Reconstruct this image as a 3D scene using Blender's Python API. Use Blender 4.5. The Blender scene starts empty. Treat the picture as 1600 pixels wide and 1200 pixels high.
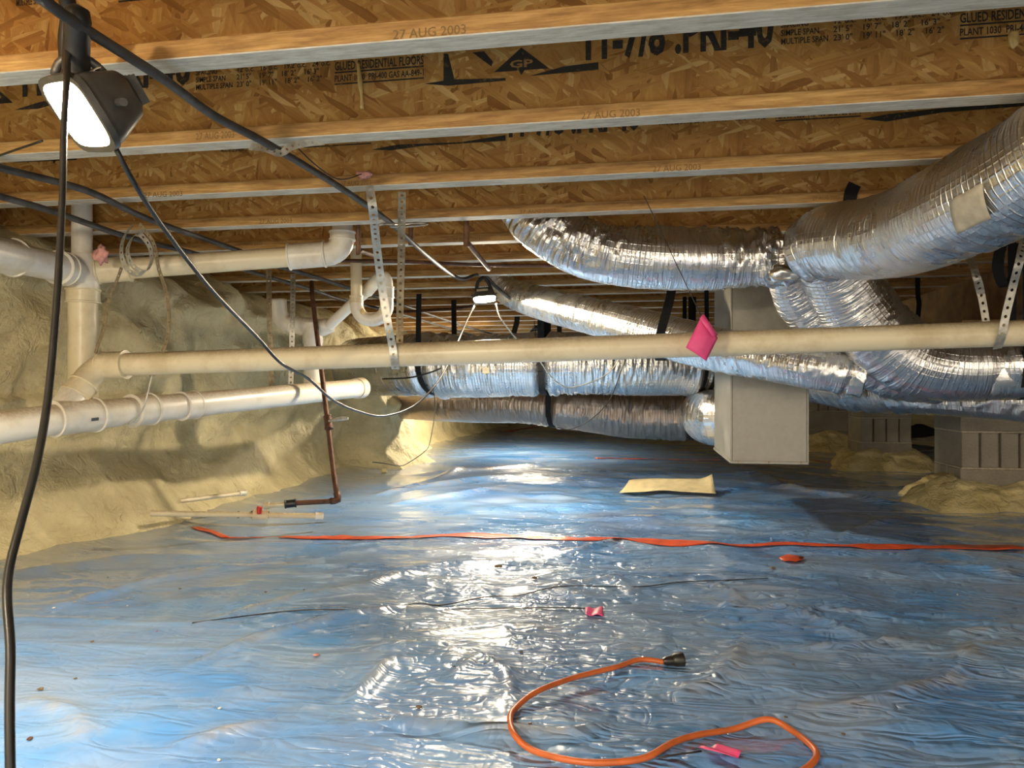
import bpy, bmesh, math, random
import numpy as np
from mathutils import Vector, Matrix
random.seed(7); rng = np.random.RandomState(7)
scene = bpy.context.scene
COL = scene.collection

# ------------------------------------------------------------------ camera, world, exposure
F = 1170.0; CZ = 0.66; YH = 608.0; TH = math.radians(9.7)
ST, CT = math.sin(TH), math.cos(TH)
cam_d = bpy.data.cameras.new('camera'); cam = bpy.data.objects.new('camera', cam_d); COL.objects.link(cam)
cam.location = (0, 0, CZ); cam.rotation_euler = (math.pi/2, 0, TH)
cam_d.sensor_width = 36; cam_d.lens = 36*F/1600; cam_d.shift_y = (YH-600)/1600
cam_d.clip_start = 0.02; cam_d.clip_end = 60
scene.camera = cam
w = bpy.data.worlds.new('world'); scene.world = w; w.use_nodes = True
w.node_tree.nodes['Background'].inputs[0].default_value = (1.0, 0.86, 0.68, 1)
w.node_tree.nodes['Background'].inputs[1].default_value = 0.85
scene.view_settings.view_transform = 'Standard'; scene.view_settings.look = 'None'
scene.view_settings.gamma = 1; scene.view_settings.use_curve_mapping = False
scene.view_settings.exposure = 1.48
scene.cycles.sample_clamp_indirect = 6.0
LAMP = (235.0, 800.0, 1000.0, 320.0)       # radiance of the four work lights
LAMP_COL = (1.0, 0.84, 0.60)

def P(px, py, d):            # photo pixel + distance along the view axis -> world point
    xc = (px-800)/F*d; up = (YH-py)/F*d
    return Vector((xc*CT-d*ST, d*CT+xc*ST, CZ+up))
def U(px, py, up):           # photo pixel + height above the eye -> world point
    return P(px, py, up*F/(YH-py))
def onY(px, py, Y):          # photo pixel on the plane y = Y
    k = (px-800)/F; d = Y/(CT+k*ST); return P(px, py, d)
def G(px, py, z=0.0):        # photo pixel on the plane z
    return P(px, py, (CZ-z)*F/(py-YH))

# ------------------------------------------------------------------ numpy noise
def _h(ix, iy, iz, seed):
    with np.errstate(over='ignore'):
        n = (ix.astype(np.int64)*374761393 + iy.astype(np.int64)*668265263 + iz.astype(np.int64)*1442695041 + seed*974634777) & 0xffffffff
        n = ((n ^ (n >> 13))*1274126177) & 0xffffffff
        n = ((n ^ (n >> 16))*2246822519) & 0xffffffff
        n = n ^ (n >> 15)
    return (n & 0xffffff)/float(0xffffff)*2-1
def vn(x, y, z=0.0, seed=0):
    x = np.asarray(x, float); y = np.asarray(y, float)+0*x; z = np.asarray(z, float)+0*x; x = x+0*y
    ix, iy, iz = np.floor(x), np.floor(y), np.floor(z)
    fx, fy, fz = x-ix, y-iy, z-iz
    s = lambda t: t*t*t*(t*(t*6-15)+10)
    ux, uy, uz = s(fx), s(fy), s(fz); r = 0
    for a in (0, 1):
        for b in (0, 1):
            for c in (0, 1):
                r = r + _h(ix+a, iy+b, iz+c, seed)*(ux if a else 1-ux)*(uy if b else 1-uy)*(uz if c else 1-uz)
    return r
def fbm(x, y, z=0.0, o=3, seed=0):
    r, a, f = 0, 1, 1
    for i in range(o): r = r + a*vn(x*f, y*f, np.asarray(z)*f, seed+i); a *= .5; f *= 2.03
    return r
def ridge(x, y, z=0.0, o=2, seed=0):
    r, a, f = 0, 1, 1
    for i in range(o): r = r + a*(1-np.abs(vn(x*f, y*f, np.asarray(z)*f, seed+i))*2)**3; a *= .5; f *= 2.1
    return r

# ------------------------------------------------------------------ object helpers
def link(name, me, mats, parent=None, smooth=True):
    o = bpy.data.objects.new(name, me); COL.objects.link(o)
    for m in (mats if isinstance(mats, (list, tuple)) else [mats]):
        if m and m.name not in [x.name for x in me.materials if x]: me.materials.append(m)
    if parent: o.parent = parent; o.matrix_parent_inverse = Matrix.Identity(4)
    if smooth and len(me.polygons): me.polygons.foreach_set('use_smooth', [True]*len(me.polygons))
    return o
def tag(o, label, cat, group=None):
    o['label'] = label; o['category'] = cat
    if group: o['group'] = group
    return o
def thing(name, label, cat, group=None, loc=(0, 0, 0)):
    o = bpy.data.objects.new(name, None); COL.objects.link(o); o.location = loc; o.empty_display_size = .05
    return tag(o, label, cat, group)
def structure(o): o['kind'] = 'structure'; return o
def npmesh(name, V, Q, uv=None, tris=False):
    me = bpy.data.meshes.new(name); V = np.asarray(V, np.float32); Q = np.asarray(Q, np.int32); k = Q.shape[1]
    me.vertices.add(len(V)); me.vertices.foreach_set('co', V.ravel())
    me.loops.add(Q.size); me.loops.foreach_set('vertex_index', Q.ravel())
    me.polygons.add(len(Q)); me.polygons.foreach_set('loop_start', np.arange(len(Q), dtype=np.int32)*k)
    if uv is not None:
        l = me.uv_layers.new(name='UVMap'); l.data.foreach_set('uv', np.asarray(uv, np.float32).ravel())
    me.update(calc_edges=True); me.validate(); return me
def grid(nu, nv):
    i, j = np.meshgrid(np.arange(nu-1), np.arange(nv-1), indexing='ij'); a = (i*nv+j).ravel()
    return np.stack([a, a+nv, a+nv+1, a+1], 1)
def boxes(name, lst, mat, parent=None, bevel=0.0, smooth=False):   # lst of (x0,x1,y0,y1,z0,z1)
    bm = bmesh.new()
    for (x0, x1, y0, y1, z0, z1) in lst:
        m = Matrix.Translation(((x0+x1)/2, (y0+y1)/2, (z0+z1)/2)) @ Matrix.Diagonal((abs(x1-x0), abs(y1-y0), abs(z1-z0), 1))
        bmesh.ops.create_cube(bm, size=1, matrix=m)
    if bevel: bmesh.ops.bevel(bm, geom=bm.edges[:], offset=bevel, segments=1, affect='EDGES', profile=.5)
    me = bpy.data.meshes.new(name); bm.to_mesh(me); bm.free()
    return link(name, me, mat, parent, smooth)

def resample(pts, rad, step):
    p = [np.array(q, float) for q in pts]; n = len(p)
    if np.isscalar(rad): rad = [rad]*n
    ext = [2*p[0]-p[1]]+p+[2*p[-1]-p[-2]]; out = []; ro = []
    for i in range(n-1):
        a, b, c, d = ext[i:i+4]; L = np.linalg.norm(c-b); k = max(2, int(L/step)+1)
        for t in np.arange(k)/k:
            out.append(.5*((2*b)+(-a+c)*t+(2*a-5*b+4*c-d)*t*t+(-a+3*b-3*c+d)*t**3)); ro.append(rad[i]+(rad[i+1]-rad[i])*(t*t*(3-2*t)))
    out.append(p[-1]); ro.append(rad[-1]); return np.array(out), np.array(ro)
def frames(C):
    T = np.gradient(C, axis=0); T /= np.linalg.norm(T, axis=1)[:, None]+1e-12
    n = np.cross(T[0], [0, 0, 1.0]); n = n if np.linalg.norm(n) > .05 else np.cross(T[0], [1.0, 0, 0]); n /= np.linalg.norm(n)
    N = []
    for t in T:
        n = n-t*np.dot(n, t); n /= np.linalg.norm(n); N.append(n)
    N = np.array(N); return T, N, np.cross(T, N)
def tubemesh(name, C, R, nseg=12, disp=None, caps=True):
    C = np.asarray(C, float); R = np.asarray(R, float); n = len(C); T, N, B = frames(C)
    s = np.concatenate([[0], np.cumsum(np.linalg.norm(np.diff(C, axis=0), axis=1))])
    A = np.arange(nseg)*2*math.pi/nseg
    dirs = N[:, None, :]*np.cos(A)[None, :, None]+B[:, None, :]*np.sin(A)[None, :, None]
    rr = R[:, None]+np.zeros((1, nseg))
    if disp is not None: rr = rr+disp(s[:, None]+0*A[None], A[None, :]+0*s[:, None], C[:, None, :]+dirs*R[:, None, None], rr)
    V = (C[:, None, :]+dirs*rr[:, :, None]).reshape(-1, 3)
    i, j = np.meshgrid(np.arange(n-1), np.arange(nseg), indexing='ij'); i = i.ravel(); j = j.ravel(); k = (j+1) % nseg
    Q = np.stack([i*nseg+j, i*nseg+k, (i+1)*nseg+k, (i+1)*nseg+j], 1)
    rm = float(np.mean(R)); da = 2*math.pi/nseg*rm
    uv = np.stack([np.stack([s[i], j*da], 1), np.stack([s[i], (j+1)*da], 1), np.stack([s[i+1], (j+1)*da], 1), np.stack([s[i+1], j*da], 1)], 1)
    if caps:
        V = np.vstack([V, C[0], C[-1]]); c0, c1 = n*nseg, n*nseg+1; jj = np.arange(0, nseg, 2); L = (n-1)*nseg
        q0 = np.stack([np.full(len(jj), c0), (jj+2) % nseg, (jj+1) % nseg, jj], 1)
        q1 = np.stack([np.full(len(jj), c1), L+jj, L+(jj+1) % nseg, L+(jj+2) % nseg], 1)
        Q = np.vstack([Q, q0, q1]); uv = np.concatenate([uv, np.zeros((2*len(jj), 4, 2))])
    return npmesh(name, V, Q, uv)
def tube(name, pts, rad, mat, parent=None, nseg=12, step=.02, disp=None):
    C, R = resample(pts, rad, step); return link(name, tubemesh(name, C, R, nseg, disp), mat, parent)
def rod(name, prof, mat, parent=None, nseg=20):       # straight run: list of (point, radius)
    C = np.array([np.array(p, float) for p, r in prof]); R = np.array([r for p, r in prof])
    for i in range(1, len(C)):
        if np.linalg.norm(C[i]-C[i-1]) < 1e-4:
            k = next((j for j in range(len(C)) if np.linalg.norm(C[j]-C[i]) > 1e-3 and j > i), None)
            t = (C[k]-C[i]) if k else (C[i]-C[0]); C[i] = C[i]+t/np.linalg.norm(t)*4e-4
    o = link(name, tubemesh(name, C, R, nseg), mat, parent, True)
    o.data.set_sharp_from_angle(angle=math.radians(35)); return o
def hub(name, a, b, r, mat, parent=None, lip=.004):   # a pipe socket with a lip on its open edges
    a = Vector(a); b = Vector(b); t = (b-a).normalized()
    return rod(name, [(a, r*.94), (a, r+lip), (a+t*.006, r+lip), (a+t*.008, r), (b-t*.008, r), (b-t*.006, r+lip), (b, r+lip), (b, r*.94)], mat, parent, 24)
def ribbon(name, pts, width, mat, parent=None, side=None, thick=.0012, step=.02, holes=False):
    C, _ = resample(pts, 1.0, step); T, N, B = frames(C)
    if side is not None:
        S = np.array(side, float)[None]-T*(T@np.array(side, float))[:, None]; S /= np.linalg.norm(S, axis=1)[:, None]; N = S; B = np.cross(T, N)
    s = np.concatenate([[0], np.cumsum(np.linalg.norm(np.diff(C, axis=0), axis=1))])
    def at(q, wv, off):
        c = np.array([np.interp(q, s, C[:, k]) for k in range(3)]); n_ = np.array([np.interp(q, s, N[:, k]) for k in range(3)])
        b_ = np.array([np.interp(q, s, B[:, k]) for k in range(3)]); return c+n_/np.linalg.norm(n_)*wv+b_*off
    bm = bmesh.new()
    if holes:
        n = max(2, int(s[-1]/width)); cl = s[-1]/n; hw = width/2
        for off in (-thick/2, thick/2):
            for i in range(n):
                m = (i+.5)*cl; hr = width*.2
                o8 = [(cl/2, 0), (cl/2, hw), (0, hw), (-cl/2, hw), (-cl/2, 0), (-cl/2, -hw), (0, -hw), (cl/2, -hw)]
                vo = [bm.verts.new(at(m+a, b, off)) for a, b in o8]
                vi = [bm.verts.new(at(m+hr*math.cos(k*math.pi/4), hr*math.sin(k*math.pi/4), off)) for k in range(8)]
                for k in range(8): bm.faces.new((vo[k], vo[(k+1) % 8], vi[(k+1) % 8], vi[k]))
        bmesh.ops.remove_doubles(bm, verts=bm.verts[:], dist=1e-5)
    else:
        prev = None
        for q in s:
            r = [bm.verts.new(at(q, a*width/2, b*thick/2)) for a, b in ((-1, -1), (1, -1), (1, 1), (-1, 1))]
            if prev:
                for k in range(4): bm.faces.new((prev[k], prev[(k+1) % 4], r[(k+1) % 4], r[k]))
            else: bm.faces.new(r[::-1])
            prev = r
        bm.faces.new(prev)
    me = bpy.data.meshes.new(name); bm.to_mesh(me); bm.free(); return link(name, me, mat, parent, False)

# ------------------------------------------------------------------ materials
class NT:
    def __init__(s, name):
        s.m = bpy.data.materials.new(name); s.m.use_nodes = True; s.t = s.m.node_tree; s.b = s.t.nodes['Principled BSDF']
    def n(s, typ, **kw):
        o = s.t.nodes.new(typ)
        for k, v in kw.items():
            if k[0] == 'i': o.inputs[int(k[1:]) if k[1:].isdigit() else k[1:].replace('_', ' ')].default_value = v
            else: setattr(o, k, v)
        return o
    def l(s, a, b): s.t.links.new(a, b)
    def ramp(s, src, stops, interp='LINEAR'):
        r = s.n('ShaderNodeValToRGB'); r.color_ramp.interpolation = interp
        while len(r.color_ramp.elements) < len(stops): r.color_ramp.elements.new(.5)
        for e, (p, c) in zip(r.color_ramp.elements, stops): e.position = p; e.color = (*c, 1) if len(c) == 3 else c
        s.l(src, r.inputs[0]); return r.outputs[0]
    def mapping(s, scale=(1, 1, 1), rot=(0, 0, 0), kind='Object', tex=False):
        tc = s.n('ShaderNodeTexCoord'); mp = s.n('ShaderNodeMapping')
        if tex: mp.vector_type = 'TEXTURE'; scale = tuple(1/q for q in scale)
        mp.inputs['Scale'].default_value = scale; mp.inputs['Rotation'].default_value = rot
        s.l(tc.outputs[kind], mp.inputs[0]); return mp.outputs[0]
    def noise(s, vec, scale, detail=3, rough=.5, dist=0.0):
        o = s.n('ShaderNodeTexNoise'); o.inputs['Scale'].default_value = scale; o.inputs['Detail'].default_value = detail
        o.inputs['Roughness'].default_value = rough; o.inputs['Distortion'].default_value = dist; s.l(vec, o.inputs['Vector']); return o.outputs[0]
    def mix(s, fac, a, b, mode='MIX'):
        o = s.n('ShaderNodeMix', data_type='RGBA', blend_type=mode)
        for v, i in ((fac, 0), (a, 6), (b, 7)):
            if isinstance(v, (int, float)): o.inputs[i].default_value = v
            elif isinstance(v, tuple): o.inputs[i].default_value = (*v, 1)
            else: s.l(v, o.inputs[i])
        return o.outputs[2]
    def math(s, op, a, b=0.0):
        o = s.n('ShaderNodeMath', operation=op)
        for v, i in ((a, 0), (b, 1)):
            if isinstance(v, (int, float)): o.inputs[i].default_value = v
            else: s.l(v, o.inputs[i])
        return o.outputs[0]
    def bump(s, h, strength=.3, dist=.01, prev=None):
        o = s.n('ShaderNodeBump'); o.inputs['Strength'].default_value = strength; o.inputs['Distance'].default_value = dist
        s.l(h, o.inputs['Height'])
        if prev is not None: s.l(prev, o.inputs['Normal'])
        return o.outputs[0]
    def set(s, **kw):
        for k, v in kw.items():
            i = s.b.inputs[k.replace('_', ' ')]
            if isinstance(v, (int, float)): i.default_value = v
            elif isinstance(v, tuple): i.default_value = (*v, 1)
            else: s.l(v, i)
        return s.m

def m_plain(name, col, rough=.5, metal=0.0, var=.25, scale=30, bump=.1):
    t = NT(name); v = t.mapping(); n = t.noise(v, scale, 4); dk = tuple(c*(1-var) for c in col); lt = tuple(min(1, c*(1+var)) for c in col)
    return t.set(Base_Color=t.ramp(n, [(.3, dk), (.7, lt)]), Roughness=rough, Metallic=metal, Normal=t.bump(n, bump, .003))

def m_osb():
    t = NT('osb_web'); base = None
    wv = t.n('ShaderNodeTexNoise'); wv.inputs['Scale'].default_value = 14; wv.inputs['Detail'].default_value = 3; t.l(t.mapping(), wv.inputs['Vector'])
    for k, (sc, rot) in enumerate((((40, 9, 13), (0, .2, 0)), ((64, 9, 15), (0, .8, 0)), ((44, 9, 12), (0, -.5, 0)), ((60, 9, 11), (0, .05, 0)), ((80, 9, 13), (0, 1.35, 0)), ((70, 9, 14), (0, -.95, 0)))):
        v = t.mapping(sc, rot, tex=True)
        vo = t.n('ShaderNodeTexVoronoi', feature='F1'); vo.inputs['Scale'].default_value = 1.0; vo.inputs['Randomness'].default_value = 1; t.l(t.mix(.35, v, wv.outputs[1], 'ADD'), vo.inputs['Vector'])
        sep = t.n('ShaderNodeSeparateColor'); t.l(vo.outputs['Color'], sep.inputs[0])
        col = t.ramp(sep.outputs[0], [(0, (.33, .15, .030)), (.2, (.50, .25, .060)), (.75, (.62, .35, .092)), (1, (.78, .53, .20))])
        fib = t.noise(t.mapping((sc[0]*4, 20, sc[2]*.5), rot, tex=True), 1.0, 3, .7); col = t.mix(.6, col, t.ramp(fib, [(.3, (.62, .55, .48)), (.65, (1, 1, 1))]), 'MULTIPLY')
        hh = t.math('ADD', sep.outputs[1], t.math('MULTIPLY', fib, .4))
        if base is None: base = col; h = hh
        else:
            fac = t.math('GREATER_THAN', sep.outputs[2], .68); base = t.mix(fac, base, col); h = t.mix(fac, h, hh)
    dk = t.noise(t.mapping((1, 1, 2)), 6, 4, .6); base = t.mix(.45, base, t.ramp(dk, [(.35, (.6, .52, .45)), (.6, (1, 1, 1))]), 'MULTIPLY')
    return t.set(Base_Color=base, Roughness=.6, Normal=t.bump(h, .6, .003))
def m_lumber():
    t = NT('flange_lumber'); v = t.mapping((.9, 9, 9)); info = t.n('ShaderNodeObjectInfo')
    g = t.noise(v, 7, 5, .65, .6); k = t.noise(t.mapping((.6, 2, 2)), 3.3, 3)
    col = t.ramp(g, [(.28, (.30, .165, .048)), (.5, (.52, .31, .10)), (.72, (.66, .43, .165))])
    col = t.mix(.7, col, t.ramp(k, [(.3, (.62, .5, .4)), (.65, (1, 1, 1))]), 'MULTIPLY')
    fg = t.noise(t.mapping((2.2, 60, 60)), 4, 4, .7, .4); col = t.mix(.6, col, t.ramp(fg, [(.32, (.50, .40, .30)), (.6, (1, 1, 1))]), 'MULTIPLY')
    bl = t.noise(t.mapping((2.5, 8, 14)), 4, 4, .6); col = t.mix(.55, col, t.ramp(bl, [(.36, (.55, .45, .34)), (.55, (1, 1, 1))]), 'MULTIPLY')
    # knots
    vo = t.n('ShaderNodeTexVoronoi', feature='F1'); vo.inputs['Scale'].default_value = 1.0; t.l(t.mapping((3.2, 14, 14)), vo.inputs['Vector'])
    col = t.mix(t.ramp(vo.outputs['Distance'], [(.05, (.85, .85, .85)), (.13, (0, 0, 0))]), col, (.22, .10, .03))
    # lumber underside: floor bounce light painted in as pale grey, with stain streaks
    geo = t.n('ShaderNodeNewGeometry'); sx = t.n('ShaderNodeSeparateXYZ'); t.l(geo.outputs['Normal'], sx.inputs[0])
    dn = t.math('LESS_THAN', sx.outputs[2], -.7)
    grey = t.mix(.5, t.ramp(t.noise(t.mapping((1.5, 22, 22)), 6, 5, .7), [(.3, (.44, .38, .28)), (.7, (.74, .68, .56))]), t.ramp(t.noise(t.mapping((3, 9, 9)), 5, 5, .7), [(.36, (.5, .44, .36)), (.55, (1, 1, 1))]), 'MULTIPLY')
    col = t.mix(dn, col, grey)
    return t.set(Base_Color=col, Roughness=.7, Normal=t.bump(g, .3, .003))
def m_foam(name='spray_foam', c0=(.50, .425, .235), c1=(.73, .64, .38)):
    t = NT(name); v = t.mapping(); n = t.noise(v, 5, 5, .6); f = t.noise(v, 55, 5, .65, .4); b = t.noise(v, 14, 4, .55, .8)
    col = t.ramp(n, [(.3, c0), (.7, c1)])
    return t.set(Base_Color=col, Roughness=.6, Normal=t.bump(f, .8, .010, t.bump(b, .9, .035)))
def m_sheet():
    t = NT('vapour_barrier'); v = t.mapping()
    a = t.noise(v, 1.5, 4, .55, .6); dst = t.noise(t.mapping((1.3, 1.9, 1), (0, 0, .3)), 1.7, 4, .55, .5); fine = t.noise(v, 26, 5, .7)
    blue = t.ramp(a, [(.3, (.07, .25, .68)), (.7, (.15, .42, .88))])
    film = t.ramp(dst, [(.36, (.02, .02, .02)), (.56, (.30, .30, .30)), (.76, (.52, .52, .52))])
    col = t.mix(film, blue, (.50, .51, .49))
    soil = t.math('MULTIPLY', t.ramp(t.noise(t.mapping((.8, 2.4, 1), (0, 0, .5)), 2.1, 5, .6, 1.0), [(.64, (0, 0, 0)), (.80, (.8, .8, .8))]), t.ramp(fine, [(.35, (.15, .15, .15)), (.65, (.9, .9, .9))]))
    col = t.mix(soil, col, (.42, .31, .16))
    fd = t.n('ShaderNodeAttribute', attribute_name='fold_dust')
    col = t.mix(t.math('MULTIPLY', fd.outputs['Fac'], t.ramp(t.noise(v, 7, 5, .7), [(.4, (0, 0, 0)), (.7, (.75, .75, .75))])), col, (.50, .41, .26))
    px_ = t.n('ShaderNodeSeparateXYZ'); t.l(v, px_.inputs[0])
    dw = t.math('ADD', px_.outputs[0], t.math('MULTIPLY', t.noise(t.mapping((1, .5, 1)), 1.6, 4, .6), -.55))
    spray = t.math('MULTIPLY', t.ramp(t.math('ADD', dw, 3.0), [(.28, (1, 1, 1)), (.52, (.75, .75, .75)), (1.0, (0, 0, 0))]), 1.0)
    col = t.mix(spray, col, t.ramp(spray, [(.7, (.20, .20, .155)), (1.0, (.44, .38, .19))]))            # foam overspray settled along the wall
    w1 = t.noise(t.mapping((2.2, 6.5, 1), (0, 0, -.15)), 3.2, 1.5, .4, 1.2); w2 = t.noise(t.mapping((5, 3, 1), (0, 0, .4)), 4.0, 1.0, .4, 1.0)
    hgt = t.math('ABSOLUTE', t.math('SUBTRACT', w1, .5)); hg2 = t.math('ABSOLUTE', t.math('SUBTRACT', w2, .5))
    w3 = t.noise(t.mapping((3.5, 13, 1), (0, 0, -.1)), 5.0, 1.0, .4, 1.6); hg3 = t.math('ABSOLUTE', t.math('SUBTRACT', w3, .5))
    act = t.ramp(t.math('ADD', t.math('MULTIPLY', px_.outputs[0], .3), .55), [(.0, (.10, .10, .10)), (.35, (.35, .35, .35)), (.5, (1, 1, 1))])   # the sheet lies tighter by the wall
    sc_ = t.noise(t.mapping((4, 60, 1), (0, 0, -.08)), 3, 4, .7, 1.0)
    H = t.math('ADD', t.math('MULTIPLY', hgt, .040), t.math('ADD', t.math('MULTIPLY', hg2, .011), t.math('ADD', t.math('MULTIPLY', t.math('MULTIPLY', hg3, .0018), t.ramp(t.noise(v, 2.2, 2), [(.48, (.02, .02, .02)), (.66, (1, 1, 1))])), t.math('MULTIPLY', sc_, .0006))))
    nrm = t.bump(t.math('MULTIPLY', H, act), 1.0, 1.0)
    return t.set(Base_Color=col, Roughness=t.ramp(dst, [(.35, (.24, .24, .24)), (.7, (.36, .36, .36))]), Specular_IOR_Level=.55, Coat_Weight=1.0, Coat_Roughness=.10, Normal=nrm)
def m_foil(name='foil_jacket', tint=(.80, .80, .80), rough=.22, scrim=.42):
    t = NT(name); tc = t.n('ShaderNodeTexCoord'); sx = t.n('ShaderNodeSeparateXYZ'); t.l(tc.outputs['UV'], sx.inputs[0])
    def lines(o, pitch):
        s_ = t.math('SINE', t.math('MULTIPLY', o, 2*math.pi/pitch)); return t.math('POWER', t.math('ABSOLUTE', s_), 22.0)
    wob = t.noise(t.mapping((1, 1, 1)), 9, 3)
    u = t.math('ADD', sx.outputs[0], t.math('MULTIPLY', wob, .012))
    ln = t.math('MAXIMUM', lines(u, .036), t.math('MULTIPLY', lines(sx.outputs[1], .05), .5))
    ln = t.math('MULTIPLY', ln, t.ramp(t.noise(t.mapping(), 4, 2), [(.38, (.1, .1, .1)), (.6, (1, 1, 1))]))
    cr = t.n('ShaderNodeTexVoronoi', feature='DISTANCE_TO_EDGE'); cr.inputs['Scale'].default_value = 26
    mp = t.n('ShaderNodeMapping'); mp.inputs['Scale'].default_value = (2.2, .8, 1); t.l(tc.outputs['UV'], mp.inputs[0])
    dn = t.n('ShaderNodeTexNoise'); dn.inputs['Scale'].default_value = 9; t.l(mp.outputs[0], dn.inputs['Vector'])
    t.l(t.mix(.16, mp.outputs[0], dn.outputs[1]), cr.inputs['Vector'])
    pl = t.n('ShaderNodeTexNoise'); pl.inputs['Scale'].default_value = 1; pl.inputs['Detail'].default_value = 4; pl.inputs['Distortion'].default_value = .5
    mp2 = t.n('ShaderNodeMapping'); mp2.inputs['Scale'].default_value = (95, 12, 1); t.l(tc.outputs['UV'], mp2.inputs[0]); t.l(mp2.outputs[0], pl.inputs['Vector'])
    nrm = t.bump(ln, scrim*1.6, .003, t.bump(pl.outputs[0], .85, .006, t.bump(cr.outputs['Distance'], .12, .004)))
    d = t.noise(t.mapping(), 6, 5, .6)
    col = t.mix(t.ramp(d, [(.55, (0, 0, 0)), (.8, (.5, .5, .5))]), tint, (tint[0]*.62, tint[1]*.58, tint[2]*.52))
    col = t.mix(t.math('MULTIPLY', ln, scrim*.9), col, (.30, .29, .27))
    return t.set(Base_Color=col, Metallic=1.0, Roughness=t.ramp(d, [(.35, (rough,)*3), (.75, (rough+.16,)*3)]), Normal=nrm)
def m_pvc(name='pvc', c=(.80, .70, .48)):
    t = NT(name); v = t.mapping(); n = t.noise(v, 7, 5, .65); f = t.noise(v, 90, 3)
    col = t.mix(t.ramp(n, [(.48, (0, 0, 0)), (.72, (.55, .55, .55))]), c, (c[0]*.62, c[1]*.52, c[2]*.36))
    geo = t.n('ShaderNodeNewGeometry'); sx = t.n('ShaderNodeSeparateXYZ'); t.l(geo.outputs['Normal'], sx.inputs[0])
    dust = t.math('MULTIPLY', t.ramp(sx.outputs[2], [(.35, (0, 0, 0)), (.95, (.85, .85, .85))]), t.ramp(f, [(.3, (.5, .5, .5)), (.6, (1, 1, 1))]))
    col = t.mix(dust, col, (.30, .20, .09))            # settled dust on the upper side
    return t.set(Base_Color=col, Roughness=.34, Normal=t.bump(n, .06, .004))
def m_emit(name, col, s):
    t = NT(name); return t.set(Base_Color=col, Emission_Color=col, Emission_Strength=s, Roughness=.4)
def m_block():
    t = NT('concrete_block'); v = t.mapping(); n = t.noise(v, 120, 4, .7); l = t.noise(v, 9, 3)
    return t.set(Base_Color=t.mix(.5, t.ramp(n, [(.3, (.19, .165, .125)), (.7, (.36, .325, .26))]), t.ramp(l, [(.3, (.2, .175, .135)), (.7, (.33, .30, .24))])), Roughness=.9, Normal=t.bump(n, .6, .004))
def m_galv():
    t = NT('galvanized_sheet'); v = t.mapping(); n = t.noise(v, 6, 5, .7); s_ = t.n('ShaderNodeTexVoronoi'); s_.inputs['Scale'].default_value = 60; t.l(v, s_.inputs['Vector'])
    col = t.mix(.05, t.ramp(n, [(.3, (.27, .26, .22)), (.7, (.40, .385, .335))]), s_.outputs['Distance'], 'MULTIPLY')
    return t.set(Base_Color=col, Metallic=.55, Roughness=t.ramp(n, [(.3, (.4,)*3), (.7, (.55,)*3)]), Normal=t.bump(n, .05, .004))
def m_ink():      # worn print that lets the strands show through
    t = NT('black_ink'); a = t.noise(t.mapping((1, 1, 1), (0, .4, 0)), 55, 4, .75, .8); b = t.noise(t.mapping(), 9, 3)
    return t.set(Base_Color=t.ramp(t.math('ADD', a, t.math('MULTIPLY', b, .35)), [(.74, (.028, .025, .019)), (.90, (.28, .15, .042))]), Roughness=.75)
M = dict(osb=m_osb(), lumber=m_lumber(), foam=m_foam(), foam2=m_foam('yellow_foam', (.52, .42, .17), (.74, .64, .36)), sheet=m_sheet(), foil=m_foil(), foil2=m_foil('foil_dull', (.42, .35, .30), .28, .3),
         tape=m_foil('foil_tape', (.82, .80, .76), .18, .1), pvc=m_pvc(), pvcw=m_pvc('pvc_white', (.82, .78, .68)), block=m_block(), galv=m_galv(),
         mortar=m_plain('mortar', (.42, .37, .28), .95, 0, .2, 60, .4), ply=m_plain('subfloor_board', (.42, .24, .08), .75, 0, .3, 25, .2),
         ink=m_ink(), stamp=m_plain('stamp_ink', (.20, .115, .04), .85, 0, .5, 80, 0), beam=m_plain('girder_wood', (.30, .17, .07), .75, 0, .35, 12, .2),
         hose=m_plain('grey_hose', (.055, .050, .045), .55, 0, .5, 22, .15), cord=m_plain('black_cord', (.016, .015, .013), .38, 0, .3, 40, .05),
         strap=m_plain('zinc_strap', (.55, .53, .46), .42, .55, .25, 40, .1), rust=m_plain('rusty_strap', (.34, .27, .17), .55, .4, .35, 40, .1),
         black=m_plain('black_webbing', (.010, .010, .011), .95, 0, .3, 60, .2), iron=m_plain('rusty_iron', (.10, .042, .022), .6, .2, .4, 40, .3),
         copper=m_plain('dull_copper', (.17, .085, .045), .6, .15, .3, 30, .1), orange=m_plain('orange_cord', (.60, .14, .035), .4, 0, .15, 30, .05),
         tapeo=m_plain('orange_tape', (.62, .085, .025), .32, 0, .25, 14, .25), pink=m_plain('pink_flag', (.90, .10, .30), .45, 0, .08, 20, .05), wire=m_plain('steel_wire', (.05, .045, .04), .4, .7, .2, 30, 0),
         house=m_plain('lamp_housing', (.10, .095, .085), .42, .5, .25, 30, .1), grip=m_plain('lamp_grip', (.013, .012, .011), .5, 0, .3, 50, .1), white=m_plain('white_plastic', (.78, .76, .70), .4, 0, .08, 20, 0),
         paper=m_plain('label_paper', (.50, .44, .32), .7, 0, .2, 30, .1), card=m_plain('cardboard', (.66, .56, .33), .75, 0, .15, 18, .1), red=m_plain('red_plastic', (.50, .03, .02), .35, 0, .1, 20, 0),
         dirt=m_plain('dirt_crumb', (.16, .11, .06), .95, 0, .4, 80, .3), insul=m_plain('pink_insulation', (.62, .30, .26), .95, 0, .25, 60, .5), glue=m_plain('glue', (.72, .52, .20), .35, 0, .15, 30, 0),
         lab=m_plain('dark_label', (.06, .065, .075), .5, 0, .3, 50, 0), **{'glow%d' % i: m_emit('lamp_glass_%d' % i, LAMP_COL, LAMP[i]) for i in range(4)})

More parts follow.
